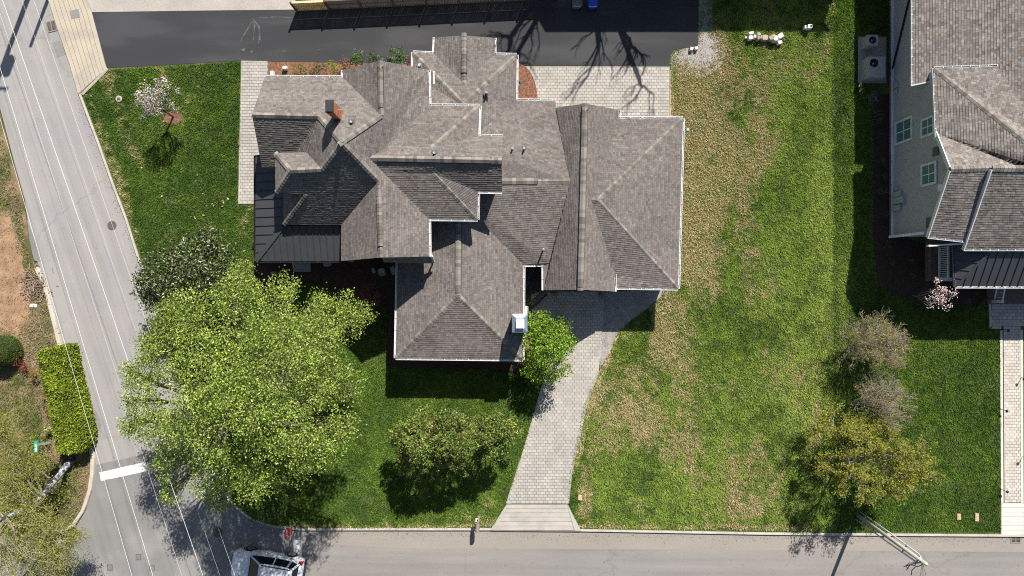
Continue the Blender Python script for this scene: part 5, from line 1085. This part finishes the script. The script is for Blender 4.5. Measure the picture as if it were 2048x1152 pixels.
# lower right pole
t = thing("conduit_pole", "wooden utility pole with two steel conduits by the lower right kerb", "utility pole", W(1712,1031,0), "utility poles")
b, tp_ = W(1713,1029,0), W(1853,1129,7.9)
mb = MB(); mb.tube([b, b.lerp(tp_,0.5), tp_], [0.13,0.115,0.10], 12); mb.build("post", M_WOODP, t, True)
ax = Vector((0.55,0.83,0))
for s, f1, r in ((0.30,0.90,0.045),(-0.30,0.92,0.045)):
    mb = MB(); o = ax*s*0.9; mb.tube([b+o, b.lerp(tp_,0.5)+o, b.lerp(tp_,f1)+o*0.8, b.lerp(tp_,f1+0.02)+o*0.3], r, 8); mb.build("conduit", mat("pale_conduit",(0.62,0.63,0.64),rough=0.4,var=0.08), t, True)
for f in (0.12,0.45,0.72,0.9):
    c = b.lerp(tp_,f); mb = MB(); mb.bar(c-ax*0.3, c+ax*0.3, 0.06, 0.06); mb.build("standoff", M_STEEL, t)
R9 = random.Random(4); c = b.lerp(tp_,0.95)
for k in range(4):
    pts = [c+Vector((R9.uniform(-0.15,0.15),R9.uniform(-0.1,0.1),0))]; 
    for i in range(6): pts.append(pts[-1]+Vector((R9.uniform(-0.25,0.15),-R9.uniform(0.0,0.22),R9.uniform(-0.25,0.05))))
    mb = MB(); mb.tube(pts, 0.025, 5); mb.build("cable_loop", M_WIREB, t)
for (q, lb) in (((1840,1200),"service wire leaving the lower right pole, left strand"),((1864,1200),"service wire leaving the lower right pole, middle strand"),((1890,1200),"service wire leaving the lower right pole, right strand")):
    wire("service_wire", lb, sag_line(c, W(q[0]+(q[0]-1845)*1.5,q[1]+260,7.0), 0.4, 10), 0.010, M_WIREB, "service wires of the lower right pole")
# stop sign, lower kerb
def octo(r): return [(r*math.cos(math.pi/8+k*math.pi/4), r*math.sin(math.pi/8+k*math.pi/4)) for k in range(8)]
def sign_post(p, h): mb = MB(); mb.bar(p, p+Vector((0,0,h)), 0.06, 0.05, up=Vector((1,0,0))); return mb
ss = thing("stop_sign", "red octagonal stop sign on a post at the lower kerb above the car", "sign", W(597,1041,0.1))
sp = W(597,1041,0.1); st = Vector((sp.x+0.05,sp.y,2.5)); 
mb = MB(); mb.bar(sp, Vector((sp.x,sp.y,2.95)), 0.06, 0.06, up=Vector((0,1,0))); mb.build("post", M_STEEL, ss)
nrm = Vector((0.97,0.10,0.20)).normalized(); yy = Vector((0,0,1)); 
# the plate stands across the lower road and is tilted a little by its leaning post
zz = nrm; yv = (Vector((0,0,1))-zz*zz.z).normalized(); xv = yv.cross(zz)
Mx = Matrix((xv, yv, zz)).transposed().to_4x4(); Mx.translation = Vector((st.x,st.y,st.z))
def plate(pts, z0, z1, m, parent, name):
    mb = MB(); n = len(pts); vs_ = [Mx @ Vector((x,y,z0)) for x,y in pts]+[Mx @ Vector((x,y,z1)) for x,y in pts]
    mb.add(vs_, [tuple(range(n-1,-1,-1)), tuple(range(n,2*n))]+[(i,(i+1)%n,n+(i+1)%n,n+i) for i in range(n)]); return mb.build(name, m, parent)
plate(octo(0.41), 0.0, 0.006, M_SIGNW, ss, "border"); plate(octo(0.385), 0.006, 0.010, M_RED, ss, "face")
def text_mesh(body, size, Mt, m, parent, name="lettering", ext=0.003):
    cu = bpy.data.curves.new("txt", 'FONT'); cu.body = body; cu.size = size; cu.align_x = 'CENTER'; cu.align_y = 'CENTER'; cu.extrude = ext
    to = bpy.data.objects.new("txt", cu); COL.objects.link(to); dg = bpy.context.evaluated_depsgraph_get(); me = bpy.data.meshes.new_from_object(to.evaluated_get(dg)); bpy.data.objects.remove(to)
    me.transform(Mt); me.name = name; me.materials.clear(); return link(name, me, m, parent)
text_mesh("STOP", 0.235, Mx @ Matrix.Translation((0,0,0.012)) @ Matrix.Diagonal((1.0,1.15,1,1)), M_SIGNW, ss)
Mx2 = Mx @ Matrix.Translation((0,-0.52,0)); M_keep = Mx; Mx = Mx2
plate([(-0.22,-0.07),(0.22,-0.07),(0.22,0.07),(-0.22,0.07)], 0.0, 0.006, M_RED, ss, "small_plate"); Mx = M_keep
# street name sign with stop plate (left verge)
sn = thing("street_name_sign", "green street name blade on a post rising out of the hedge end", "sign", W(140,871,0.1))
p0 = W(141,870.5,0.1); p1 = W(103,879,3.2)
p1 = Vector((p0.x-0.05,p0.y-0.02,3.15))
mb = MB(); mb.bar(p0, p1, 0.07, 0.06, up=Vector((0,1,0))); mb.build("post", M_STEEL, sn)
d = Vector((0.02,1,0.0)).normalized(); u = Vector((-0.9,0,0.42)).normalized(); nn = d.cross(u)
Mx = Matrix((d, u, nn)).transposed().to_4x4(); Mx.translation = p1+Vector((0,0,0.05)); Mx = Mx @ Matrix.Translation((-0.0,0.05,0))
plate([(-0.36,-0.11),(0.36,-0.11),(0.36,0.11),(-0.36,0.11)], -0.004, 0.004, M_GREEN, sn, "blade"); plate([(-0.30,-0.05),(0.14,-0.05),(0.14,0.05),(-0.30,0.05)], 0.004, 0.008, M_SIGNW, sn, "lettering_band")
Mx = Matrix((Vector((1,0,0)), Vector((0,0,1)), Vector((0,-1,0)))).transposed().to_4x4(); Mx.translation = p1+Vector((0,0.04,-0.55))
plate(octo(0.38), -0.004, 0.004, M_STEEL, sn, "stop_plate")
# mailbox
mbx = thing("mailbox", "curbside mailbox on a post left of the south driveway", "mailbox", W(957,1032,0.1)); p = W(956.5,1033,0.1)
mb = MB(); mb.bar(p, p+Vector((0,0,1.05)), 0.10, 0.10, up=Vector((1,0,0))); mb.build("post", mat("mail_post",(0.27,0.23,0.20)), mbx)
mb = MB(); mb.bar(p+Vector((0,-0.62,0.92)), p+Vector((0,0.15,0.92)), 0.10, 0.08); mb.build("arm", mat("mail_post",(0.27,0.23,0.20)), mbx)
mb = MB(); sec = [(0.13*math.cos(a), 1.16+0.12*math.sin(a)) for a in [math.pi*i/8 for i in range(9)]]+[(-0.13,1.0),(0.13,1.0)]
vs_ = [(p.x+x, p.y+y, z) for y in (-0.65,-0.1) for x, z in sec]; n = len(sec); mb.add(vs_, [(i,(i+1)%n,n+(i+1)%n,n+i) for i in range(n)]+[tuple(range(n)), tuple(range(2*n-1,n-1,-1))]); mb.build("box", mat("mail_box",(0.22,0.20,0.19),rough=0.4), mbx)
mb = MB(); mb.box(p.x+0.135,p.x+0.15,p.y-0.35,p.y-0.31,1.0,1.3); mb.build("flag", M_RED, mbx)
mb = MB(); mb.box(p.x-0.12,p.x+0.03,p.y-0.02,p.y+0.2,1.02,1.10); mb.build("newspaper_tube", M_WHITE, mbx)

# ------------------------------------------------------------------ fence along the driveway's north edge
fe = thing("board_fence", "low board fence along the north driveway, its left bay tan", "fence", W(594,21,0))
fa, fb = W(594,21,0.1), W(1114,-3,0.1); L = (fb-fa).length; d = (fb-fa)/L; Rf = random.Random(2); nb_ = 8
yup = Vector((-d.y, d.x, 0)); FH = 1.28
mb = MB(); mb.box(-0.048,0.048,-0.011,0.011,0.0,1.0); meY = mb.mesh("board"); meY.materials.append(M_FENCEY); meD = mb.mesh("board"); meD.materials.append(M_FENCED)
mb = MB(); mb.box(-0.055,0.055,-0.055,0.055,0,1); mp = mb.mesh("post"); mp.materials.append(mat("fence_post",(0.10,0.065,0.045)))
for k in range(nb_+1):
    o = link("post", mp, None, fe); h = 1.42 if k > 1 else 1.38
    B = Matrix((d,yup,Vector((0,0,1)))).transposed().to_4x4(); B.translation = fa+d*(L*k/nb_)-yup*0.06; o.matrix_basis = B @ Matrix.Diagonal((1,1,h,1))
for k in range(nb_):
    x0 = L*k/nb_; bw = L/nb_; nbd = 19; m_ = meY if k == 0 else meD; h = 1.18 if k == 0 else FH
    for row in range(2):
        for j in range(nbd):
            o = link("board", m_, None, fe); B = Matrix((d,yup,Vector((0,0,1)))).transposed().to_4x4(); B.translation = fa+d*(x0+0.06+(bw-0.12)*(j+0.5)/nbd)+Vector((0,0,0.06+row*(h/2)))
            o.matrix_basis = B @ Matrix.Diagonal((0.99+Rf.uniform(-0.05,0.03),1,h/2-0.05,1))
    for z in (0.06,0.06+h/2-0.04,h-0.02):
        mb = MB(); a = fa+d*(x0+0.05)+Vector((0,0,z))+yup*(-0.03); mb.bar(a, a+d*(bw-0.1), 0.045, 0.075); mb.build("rail", M_FENCEY if k == 0 else M_FENCED, fe)
    if k == 0:
        mb = MB(); a = fa+d*0.05+Vector((0,0,h+0.05)); mb.bar(a, a+d*(bw-0.1), 0.14, 0.04); mb.build("cap_rail", mat("fence_cap",(0.60,0.48,0.28)), fe)
# ------------------------------------------------------------------ bins
def bin_(px, py, m, label):
    p = W(px,py,0.115); t = thing("wheelie_bin", label, "bin", p, "bins at the top of the driveway"); mb = MB()
    w0, w1, d0, d1, h = 0.25,0.31,0.28,0.37,1.0
    mb.add([(p.x-w0,p.y-d0,0.12),(p.x+w0,p.y-d0,0.12),(p.x+w0,p.y+d0,0.12),(p.x-w0,p.y+d0,0.12),(p.x-w1,p.y-d1,h),(p.x+w1,p.y-d1,h),(p.x+w1,p.y+d1,h),(p.x-w1,p.y+d1,h)], [(3,2,1,0),(0,1,5,4),(1,2,6,5),(2,3,7,6),(3,0,4,7),(4,5,6,7)]); mb.build("body", m, t)
    mb = MB(); mb.add([(p.x-w1-0.02,p.y-d1-0.03,h),(p.x+w1+0.02,p.y-d1-0.03,h),(p.x+w1+0.02,p.y+d1+0.02,h),(p.x-w1-0.02,p.y+d1+0.02,h),(p.x-w1+0.03,p.y-d1+0.05,h+0.07),(p.x+w1-0.03,p.y-d1+0.05,h+0.07),(p.x+w1-0.03,p.y+d1-0.05,h+0.07),(p.x-w1+0.03,p.y+d1-0.05,h+0.07)], [(4,5,6,7),(0,1,5,4),(1,2,6,5),(2,3,7,6),(3,0,4,7)]); mb.build("lid", m, t)
    mb = MB(); mb.bar((p.x-w1+0.05,p.y-d1-0.06,h-0.06),(p.x+w1-0.05,p.y-d1-0.06,h-0.06),0.035,0.035); mb.build("handle", M_STEEL, t)
    for s in (-1,1): mb = MB(); mb.tube([(p.x+s*0.24,p.y-d0-0.04,0.22),(p.x+s*0.30,p.y-d0-0.04,0.22)],0.10,12); mb.build("wheel", M_TYRE, t)
bin_(1152,10,M_PLASTG,"dark grey wheelie bin at the top of the driveway"); bin_(1183,11,M_PLASTB,"blue wheelie bin at the top of the driveway")
# ------------------------------------------------------------------ stones
def stone(px, py, rx, ry, rz, h, label, group, m=None, seed=0, flat=0.8, name="stone"):
    R = random.Random(seed+int(px*7+py)); c = W(px,py,0.1); k = 9; mb = MB(); vs_ = []; ang = [2*math.pi*i/k+R.uniform(-0.18,0.18) for i in range(k)]; rr = [R.uniform(0.82,1.12) for _ in range(k)]
    for z, s in ((0.0,0.96),(h*0.6,1.0),(h*0.92,0.9),(h,flat)):
        for a, r in zip(ang, rr):
            ca, sa = abs(math.cos(a))**0.55*math.copysign(1,math.cos(a)), abs(math.sin(a))**0.55*math.copysign(1,math.sin(a)); x, y = ca*rx*r*s, sa*ry*r*s
            vs_.append((c.x+x*math.cos(rz)-y*math.sin(rz), c.y+x*math.sin(rz)+y*math.cos(rz), 0.08+z+R.uniform(-0.012,0.012)))
    mb.add(vs_, [(i*k+j,i*k+(j+1)%k,(i+1)*k+(j+1)%k,(i+1)*k+j) for i in range(3) for j in range(k)]+[tuple(range(3*k,4*k))])
    return tag(mb.build(name, m or M_STONE), label, "stone", group)
SP = [(1499,70,0.20,0.11,0.2,0.42,"pale stone at the upper left end of the stone row"),(1490,77,0.08,0.07,0,0.25,"smallest pale stone at the left tip of the stone row"),(1498,79,0.19,0.16,0.4,0.40,"pale rounded stone second from the left in the row"),(1506,77,0.09,0.13,0.1,0.45,"narrow upright stone third in the row"),
  (1512,80,0.09,0.15,0,0.5,"narrow upright stone left of the square block"),(1517,79.5,0.07,0.14,-0.1,0.5,"thin pale stone touching the square block"),(1516,70,0.13,0.13,0.3,0.22,"round grey stone above the row"),(1526,79,0.24,0.19,0,0.42,"flat square tan block in the middle of the stone row"),
  (1537,80,0.15,0.16,0.1,0.48,"pale stone right of the square block"),(1546,82,0.18,0.22,-0.3,0.55,"large pale stone near the right end of the row"),(1557,76,0.24,0.18,0.5,0.45,"angular white stone at the upper right end of the row"),(1556,88,0.17,0.14,0.2,0.40,"white stone at the lower right end of the row"),(1545,74,0.14,0.08,0.3,0.3,"thin tan stone behind the right end of the row")]
for i, (x,y,rx,ry,rz,h,lb) in enumerate(SP): stone(x,y,rx,ry,rz,h,lb,"row of cut stones on the upper lawn", M_TANB if "tan" in lb and "square" not in lb else (mat("tan_block",(0.36,0.31,0.24)) if "square" in lb else (M_ROCK if "grey" in lb else M_STONE)), i)
stone(1381.5,99.5,0.13,0.13,0,0.28,"left of two white stones at the driveway's end","white stones at the driveway's end",seed=31); stone(1391,98.5,0.13,0.13,0.2,0.28,"right of two white stones at the driveway's end","white stones at the driveway's end",seed=32)
stone(572,138,0.20,0.13,0.1,0.35,"white boulder in the north mulch bed","white boulders in the north mulch bed",seed=33); stone(547,149,0.13,0.20,0.1,0.35,"white boulder half under the gutter at the bed's left end","white boulders in the north mulch bed",seed=34)
for (x,y,rx,ry,lb) in ((656,527,0.32,0.2,"grey boulder under the porch eave"),(765,544,0.26,0.26,"largest grey boulder in the shaded corner bed"),(749,541,0.12,0.2,"small grey boulder left in the shaded corner bed"),(787,540,0.18,0.32,"grey boulder against the south wing wall"),(549,547,0.16,0.14,"grey stone by the porch corner among the leaves")):
    stone(x,y,rx,ry,0.2,0.4,lb,"grey boulders in the shaded bed",M_ROCK,35)
stone(1058,694,0.10,0.13,-0.5,0.25,"white stone in the mulch left of the lime green tree",None,seed=36)
stone(1160,995,0.16,0.2,0,0.12,"tan flat stone beside the driveway apron",None,M_TANB,37)
for (x,y,ry,lb) in ((1917,1033,0.2,"left tan utility lid in the right lawn"),(1953,1034,0.26,"right tan utility lid in the right lawn")):
    c = W(x,y,0.1); mb = MB(); mb.box(c.x-0.12,c.x+0.12,c.y-ry,c.y+ry,0.06,0.17); o = mb.build("lawn_valve_box", M_TANB); tag(o, lb, "utility cover", "utility lids in the right lawn")
c = W(238.5,198,0.1); t = thing("meter_box", "white concrete meter box with dark lid in the northwest lawn", "utility cover", c)
mb = MB(); mb.lathe((c.x,c.y,0.06),[(0.22,0),(0.22,0.10),(0.17,0.11)],8); mb.build("collar", M_CONC, t); mb = MB(); mb.box(c.x-0.09,c.x+0.11,c.y-0.07,c.y+0.07,0.19,0.21); mb.build("lid", M_IRON, t)
c = W(1613,58,0.1); t = thing("utility_pedestal", "small white utility box at the shadow's edge on the upper lawn", "utility box", c)
mb = MB(); mb.box(c.x-0.1,c.x+0.16,c.y-0.12,c.y+0.12,0.05,0.6); mb.build("housing", M_WHITE, t); mb = MB(); mb.box(c.x+0.03,c.x+0.13,c.y-0.08,c.y+0.08,0.6,0.61); mb.build("lid", M_DARK, t); mb = MB(); mb.box(c.x-0.28,c.x-0.18,c.y-0.1,c.y+0.1,0.05,0.5); mb.build("side_tube", M_WHITE, t)
c = W(1375,260,0.1)
mb = MB(); mb.lathe((c.x,c.y,0.05),[(0.10,0),(0.10,0.14),(0.03,0.16)],10); tag(mb.build("cleanout_cap", mat("mint",(0.25,0.5,0.42))), "small mint green pipe cap beside the east gutter", "pipe cap")
c = W(1397,-2,0.1); c = W(1401,5,0.1); mb = MB(); mb.box(c.x-0.12,c.x+0.16,c.y-0.15,c.y+0.2,0.08,0.16); tag(mb.build("splash_block", mat("old_lid",(0.23,0.215,0.205))), "pale drain splash block at the top of the gravel strip", "splash block")
c = W(67,611,0.13); mb = MB(); mb.add([(c.x-0.24,c.y-0.10,0.16),(c.x+0.22,c.y-0.12,0.17),(c.x+0.26,c.y+0.10,0.15),(c.x-0.02,c.y+0.12,0.20),(c.x-0.22,c.y+0.12,0.16)], [(0,1,2,3,4)]); mb.add([(c.x-0.24,c.y-0.10,0.14),(c.x+0.22,c.y-0.12,0.14),(c.x+0.26,c.y+0.10,0.13),(c.x-0.22,c.y+0.12,0.14)], [(3,2,1,0)]); tag(mb.build("paper_scrap", M_PAPER), "crumpled white paper on the west verge", "paper")
c = W(1036,170,0.12); mb = MB(); mb.lathe((c.x,c.y,0.1),[(0.10,0),(0.17,0.28),(0.19,0.30),(0.17,0.30),(0.15,0.22)],14); tag(mb.build("planter_pot", M_PLASTG), "dark round pot in the patio mulch bed under the gutter", "pot")
# ------------------------------------------------------------------ air conditioners
pd = W(1745,118,0.1); mb = MB(); a, b = W(1716,74,0.15), W(1772,166,0.15); mb.box(a.x,b.x,b.y,a.y,0.05,0.19); tag(mb.build("condenser_pad", M_CONCP), "concrete pad under the two air conditioners", "pad")
def condenser(px0, px1, py0, py1, h, fr, label, fx=0.5):
    a, b = W(px0,py0,h), W(px1,py1,h); t = thing("air_conditioner", label, "air conditioner", ((a.x+b.x)/2,(a.y+b.y)/2,0.19), "air conditioners beside the neighbour's wall")
    mb = MB(); mb.box(a.x,b.x,b.y,a.y,0.19,h-0.30); mb.build("cabinet", M_HVAC, t)
    cx, cy = a.x+(b.x-a.x)*fx, (a.y+b.y)/2 if fx == 0.5 else a.y-(a.y-b.y)*0.32
    mb = MB(); n = 24; vs_ = []; 
    rect = []
    for k in range(n):
        an = 2*math.pi*k/n; dx, dy = math.cos(an), math.sin(an); s = min(((b.x-cx) if dx > 0 else (cx-a.x))/max(abs(dx),1e-6), ((a.y-cy) if dy > 0 else (cy-b.y))/max(abs(dy),1e-6)); rect.append((cx+dx*s,cy+dy*s,h)); vs_.append((cx+dx*fr,cy+dy*fr,h))
    corners = [(b.x,a.y,h),(a.x,a.y,h),(a.x,b.y,h),(b.x,b.y,h)]
    mb.add(rect+vs_, [(k,(k+1)%n,n+(k+1)%n,n+k) for k in range(n)])
    for cn in corners:
        an = math.atan2(cn[1]-cy,cn[0]-cx)%(2*math.pi); k = int(an/(2*math.pi)*n)%n; mb.add([rect[k],cn,rect[(k+1)%n]],[(0,1,2)])
    mb.add([(a.x,b.y,h-0.31),(b.x,b.y,h-0.31),(b.x,a.y,h-0.31),(a.x,a.y,h-0.31),(a.x,b.y,h),(b.x,b.y,h),(b.x,a.y,h),(a.x,a.y,h)],[(0,1,5,4),(1,2,6,5),(2,3,7,6),(3,0,4,7)]); mb.build("top_panel", M_HVAC, t)
    mb = MB(); mb.lathe((cx,cy,h-0.25),[(fr*0.98,0.0),(fr*0.98,0.02)],20); mb.build("fan_well", M_DARK, t)
    for k in range(3):
        an = k*2.09; mb = MB(); mb.add([(cx+0.05*math.cos(an),cy+0.05*math.sin(an),h-0.16),(cx+fr*0.85*math.cos(an),cy+fr*0.85*math.sin(an),h-0.18),(cx+fr*0.85*math.cos(an+0.8),cy+fr*0.85*math.sin(an+0.8),h-0.12),(cx+0.05*math.cos(an+0.8),cy+0.05*math.sin(an+0.8),h-0.12)],[(0,1,2,3)]); mb.build("fan_blade", M_PLASTG, t)
    mb = MB(); mb.lathe((cx,cy,h-0.17),[(0.07,0),(0.07,0.06),(0.03,0.07)],10); mb.build("fan_hub", M_HVAC, t)
    for rr in (0.35,0.65,0.95):
        mb = MB(); mb.tube([(cx+fr*rr*math.cos(2*math.pi*k/20),cy+fr*rr*math.sin(2*math.pi*k/20),h-0.01) for k in range(21)],0.006,3,cap=False); mb.build("fan_guard", M_BLACK, t)
condenser(1735,1756,69.5,90.5,1.0,0.24,"smaller upper air conditioner beside the neighbour's wall"); condenser(1736.5,1771,113,154,1.05,0.28,"larger lower air conditioner beside the neighbour's wall",0.34)
# ------------------------------------------------------------------ path lamps
for (x,y,hx,lb) in ((2003,659,2008,"path lamp at the top left of the neighbour's walk"),(2041,755,2038,"path lamp on the right of the walk, uppermost"),(2000,818,2005,"path lamp on the left of the walk, middle"),(2043,913,2040,"path lamp on the right of the walk, lower"),(2001,978,2006,"path lamp on the left of the walk near the white slabs")):
    p = W(x,y,0.1); t = thing("path_lamp", lb, "lamp", p, "path lamps along the neighbour's walk"); q = Vector((p.x+(0.12 if hx > x else -0.12),p.y-0.05,0.62))
    mb = MB(); mb.tube([p,(p.x,p.y,0.5),q],0.02,5); mb.build("stake", M_BLACK, t); mb = MB(); mb.lathe((q.x,q.y,0.56),[(0.10,0),(0.06,0.06),(0.02,0.09)],10); mb.build("lamp_shade", M_BLACK, t)
# ------------------------------------------------------------------ the car
def car():
    c = Vector((-15.85,-18.15,0.012)); ang = math.radians(180-8.3)
    t = thing("parked_car", "white sport utility car at the lower edge in dappled shade", "car", c); Mx = Matrix.Translation(c) @ Matrix.Rotation(ang,4,'Z')
    # stations along x (front +): (x, half width low, half width belt, z bottom, z belt)
    S = [(2.34,0.60,0.62,0.36,0.72),(2.26,0.78,0.78,0.28,0.86),(2.05,0.90,0.86,0.25,0.96),(1.6,0.94,0.90,0.25,1.02),(1.05,0.95,0.92,0.25,1.07),(0.4,0.95,0.93,0.25,1.10),(-0.6,0.95,0.93,0.25,1.12),(-1.4,0.95,0.92,0.26,1.14),(-1.95,0.93,0.90,0.30,1.14),(-2.22,0.86,0.85,0.36,1.10),(-2.32,0.76,0.76,0.42,0.92)]
    def ring(s): x,wl,wb,z0,z1 = s; zm = z0+(z1-z0)*0.55; return [(x,-wl*0.92,z0),(x,-wl,z0+0.12),(x,-wl,zm),(x,-wb*0.97,z1-0.06),(x,-wb*0.86,z1),(x,-wb*0.35,z1+0.03),(x,wb*0.35,z1+0.03),(x,wb*0.86,z1),(x,wb*0.97,z1-0.06),(x,wl,zm),(x,wl,z0+0.12),(x,wl*0.92,z0)]
    mb = MB(); vs_ = [Mx @ Vector(p) for s in S for p in ring(s)]; k = 12
    mb.add(vs_, [(i*k+j,i*k+(j+1)%k,(i+1)*k+(j+1)%k,(i+1)*k+j) for i in range(len(S)-1) for j in range(k)]+[tuple(range(k-1,-1,-1)), tuple(range((len(S)-1)*k,len(S)*k))]); body = mb.build("body", M_CAR, t, True)
    # greenhouse: lower ring at belt, upper ring at roof
    lo = [(1.10,0.80),(0.55,0.86),(-0.6,0.87),(-1.55,0.84),(-2.12,0.72)]; hi = [(0.28,0.58),(0.05,0.63),(-0.7,0.65),(-1.45,0.62),(-1.86,0.54)]
    zl, zh = 1.08, 1.66
    L_ = [Mx @ Vector((x,-y,zl)) for x,y in lo]+[Mx @ Vector((x,y,zl)) for x,y in lo[::-1]]; H_ = [Mx @ Vector((x,-y,zh)) for x,y in hi]+[Mx @ Vector((x,y,zh)) for x,y in hi[::-1]]
    n = len(L_); mb = MB(); mb.add(L_+H_, [(i,(i+1)%n,n+(i+1)%n,n+i) for i in range(n)]); mb.build("window_band", mat("car_glass",(0.008,0.018,0.026),rough=0.04,var=0,fine=0,spec=0.25), t)
    mb = MB(); ins = [Mx @ Vector((x*0.94-0.06,s*y*0.80,zh+0.055)) for s in (-1,) for x,y in hi]+[Mx @ Vector((x*0.94-0.06,y*0.80,zh+0.055)) for x,y in hi[::-1]]; rim = [h+Vector((0,0,-0.03)) for h in H_]
    rim2 = [h+Vector((0,0,0.012)) for h in H_]; mb.add(rim+rim2+ins, [(i,(i+1)%n,n+(i+1)%n,n+i) for i in range(n)]+[(n+i,n+(i+1)%n,2*n+(i+1)%n,2*n+i) for i in range(n)]+[tuple(range(2*n,3*n))]); mb.build("roof_panel", M_CAR, t, True)
    for s in (-1,1):     # pillars
        for (a,b,w) in (((1.12,0.80),(0.28,0.58),0.09),((-0.55,0.875),(-0.60,0.655),0.07),((-1.60,0.845),(-1.50,0.625),0.12),((-2.12,0.72),(-1.86,0.54),0.16)):
            mb = MB(); mb.bar(Mx @ Vector((a[0],s*a[1],zl)), Mx @ Vector((b[0],s*b[1],zh)), w, 0.03, up=(Mx.to_3x3() @ Vector((0,s,0.4)))); mb.build("pillar", M_CAR, t)
        mb = MB(); mb.bar(Mx @ Vector((0.15,s*0.56,zh+0.06)), Mx @ Vector((-1.7,s*0.52,zh+0.06)), 0.04, 0.04); mb.build("roof_rail", M_BLACK, t)
        mb = MB(); mb.box(0.72,0.95,s*0.95-0.02,s*0.95+s*0.18+0.02 if s > 0 else s*0.95+0.02,1.06,1.22,None,Mx) if s > 0 else mb.box(0.72,0.95,-1.15,-0.93,1.06,1.22,None,Mx); mb.build("mirror", M_CAR, t)
        mb = MB(); mb.add([Mx @ Vector(p) for p in ((2.20,s*0.50,0.88),(2.02,s*0.86,0.90),(1.82,s*0.885,0.975),(2.06,s*0.55,0.965))], [(0,1,2,3)] if s > 0 else [(3,2,1,0)]); mb.build("headlight", mat("headlamp",(0.35,0.38,0.42),rough=0.1,var=0,fine=0), t)
        mb = MB(); mb.box(-2.30,-2.05,s*0.78-0.07,s*0.78+0.07,0.95,1.17,None,Mx); mb.build("tail_lamp", M_TAIL, t)
        for x in (1.35,-1.35):
            w = bpy.data.objects.new("wheel", None); COL.objects.link(w); par(w, t); y0 = s*0.78; y1 = s*0.965
            mb = MB(); mb.tube([Mx @ Vector((x,y0,0.355)), Mx @ Vector((x,y1-s*0.03,0.355)), Mx @ Vector((x,y1,0.355))],[0.355,0.355,0.32],20); mb.build("tyre", M_TYRE, w, False)
            mb = MB(); mb.tube([Mx @ Vector((x,y1-s*0.05,0.355)), Mx @ Vector((x,y1+s*0.006,0.355))],0.235,16)
            mb.build("rim", M_STEEL, w)
            for kk in range(5):
                an = kk*1.2566; mb = MB(); mb.bar(Mx @ Vector((x,y1+s*0.01,0.355)), Mx @ Vector((x+0.22*math.cos(an),y1+s*0.01,0.355+0.22*math.sin(an))),0.05,0.012,up=Mx.to_3x3() @ Vector((0,s,0))); mb.build("spoke", M_PLASTG, w)
            mb = MB(); mb.tube([Mx @ Vector((x+0.42*math.cos(a),s*0.945,0.355+0.42*math.sin(a))) for a in [math.pi*i/10 for i in range(11)]],0.035,5); mb.build("wheel_arch", M_BLACK, t)
    for x in (0.35,-0.60,-1.5):
        for s in (-1,1): mb = MB(); mb.bar(Mx @ Vector((x,s*0.952,0.4)), Mx @ Vector((x,s*0.925,1.05)), 0.012, 0.006, up=Mx.to_3x3() @ Vector((0,s,0))); mb.build("door_gap", M_BLACK, t)
    for x in (0.05,-1.0):
        for s in (-1,1): mb = MB(); mb.bar(Mx @ Vector((x-0.3,s*0.955,0.92)), Mx @ Vector((x-0.1,s*0.955,0.92)), 0.03, 0.025, up=Mx.to_3x3() @ Vector((0,s,0))); mb.build("door_handle", M_CAR, t)
    mb = MB(); mb.box(2.25,2.36,-0.5,0.5,0.5,0.72,None,Mx); mb.build("grille", M_BLACK, t)
    mb = MB(); mb.box(-2.40,-2.20,-0.78,0.78,0.42,0.62,None,Mx); mb.build("rear_bumper", M_BLACK, t)
    mb = MB(); mb.bar(Mx @ Vector((1.06,-0.1,1.12)), Mx @ Vector((0.95,0.62,1.14)), 0.02,0.02); mb.bar(Mx @ Vector((1.06,-0.65,1.12)), Mx @ Vector((0.95,0.0,1.14)), 0.02,0.02); mb.build("wipers", M_BLACK, t)
car()
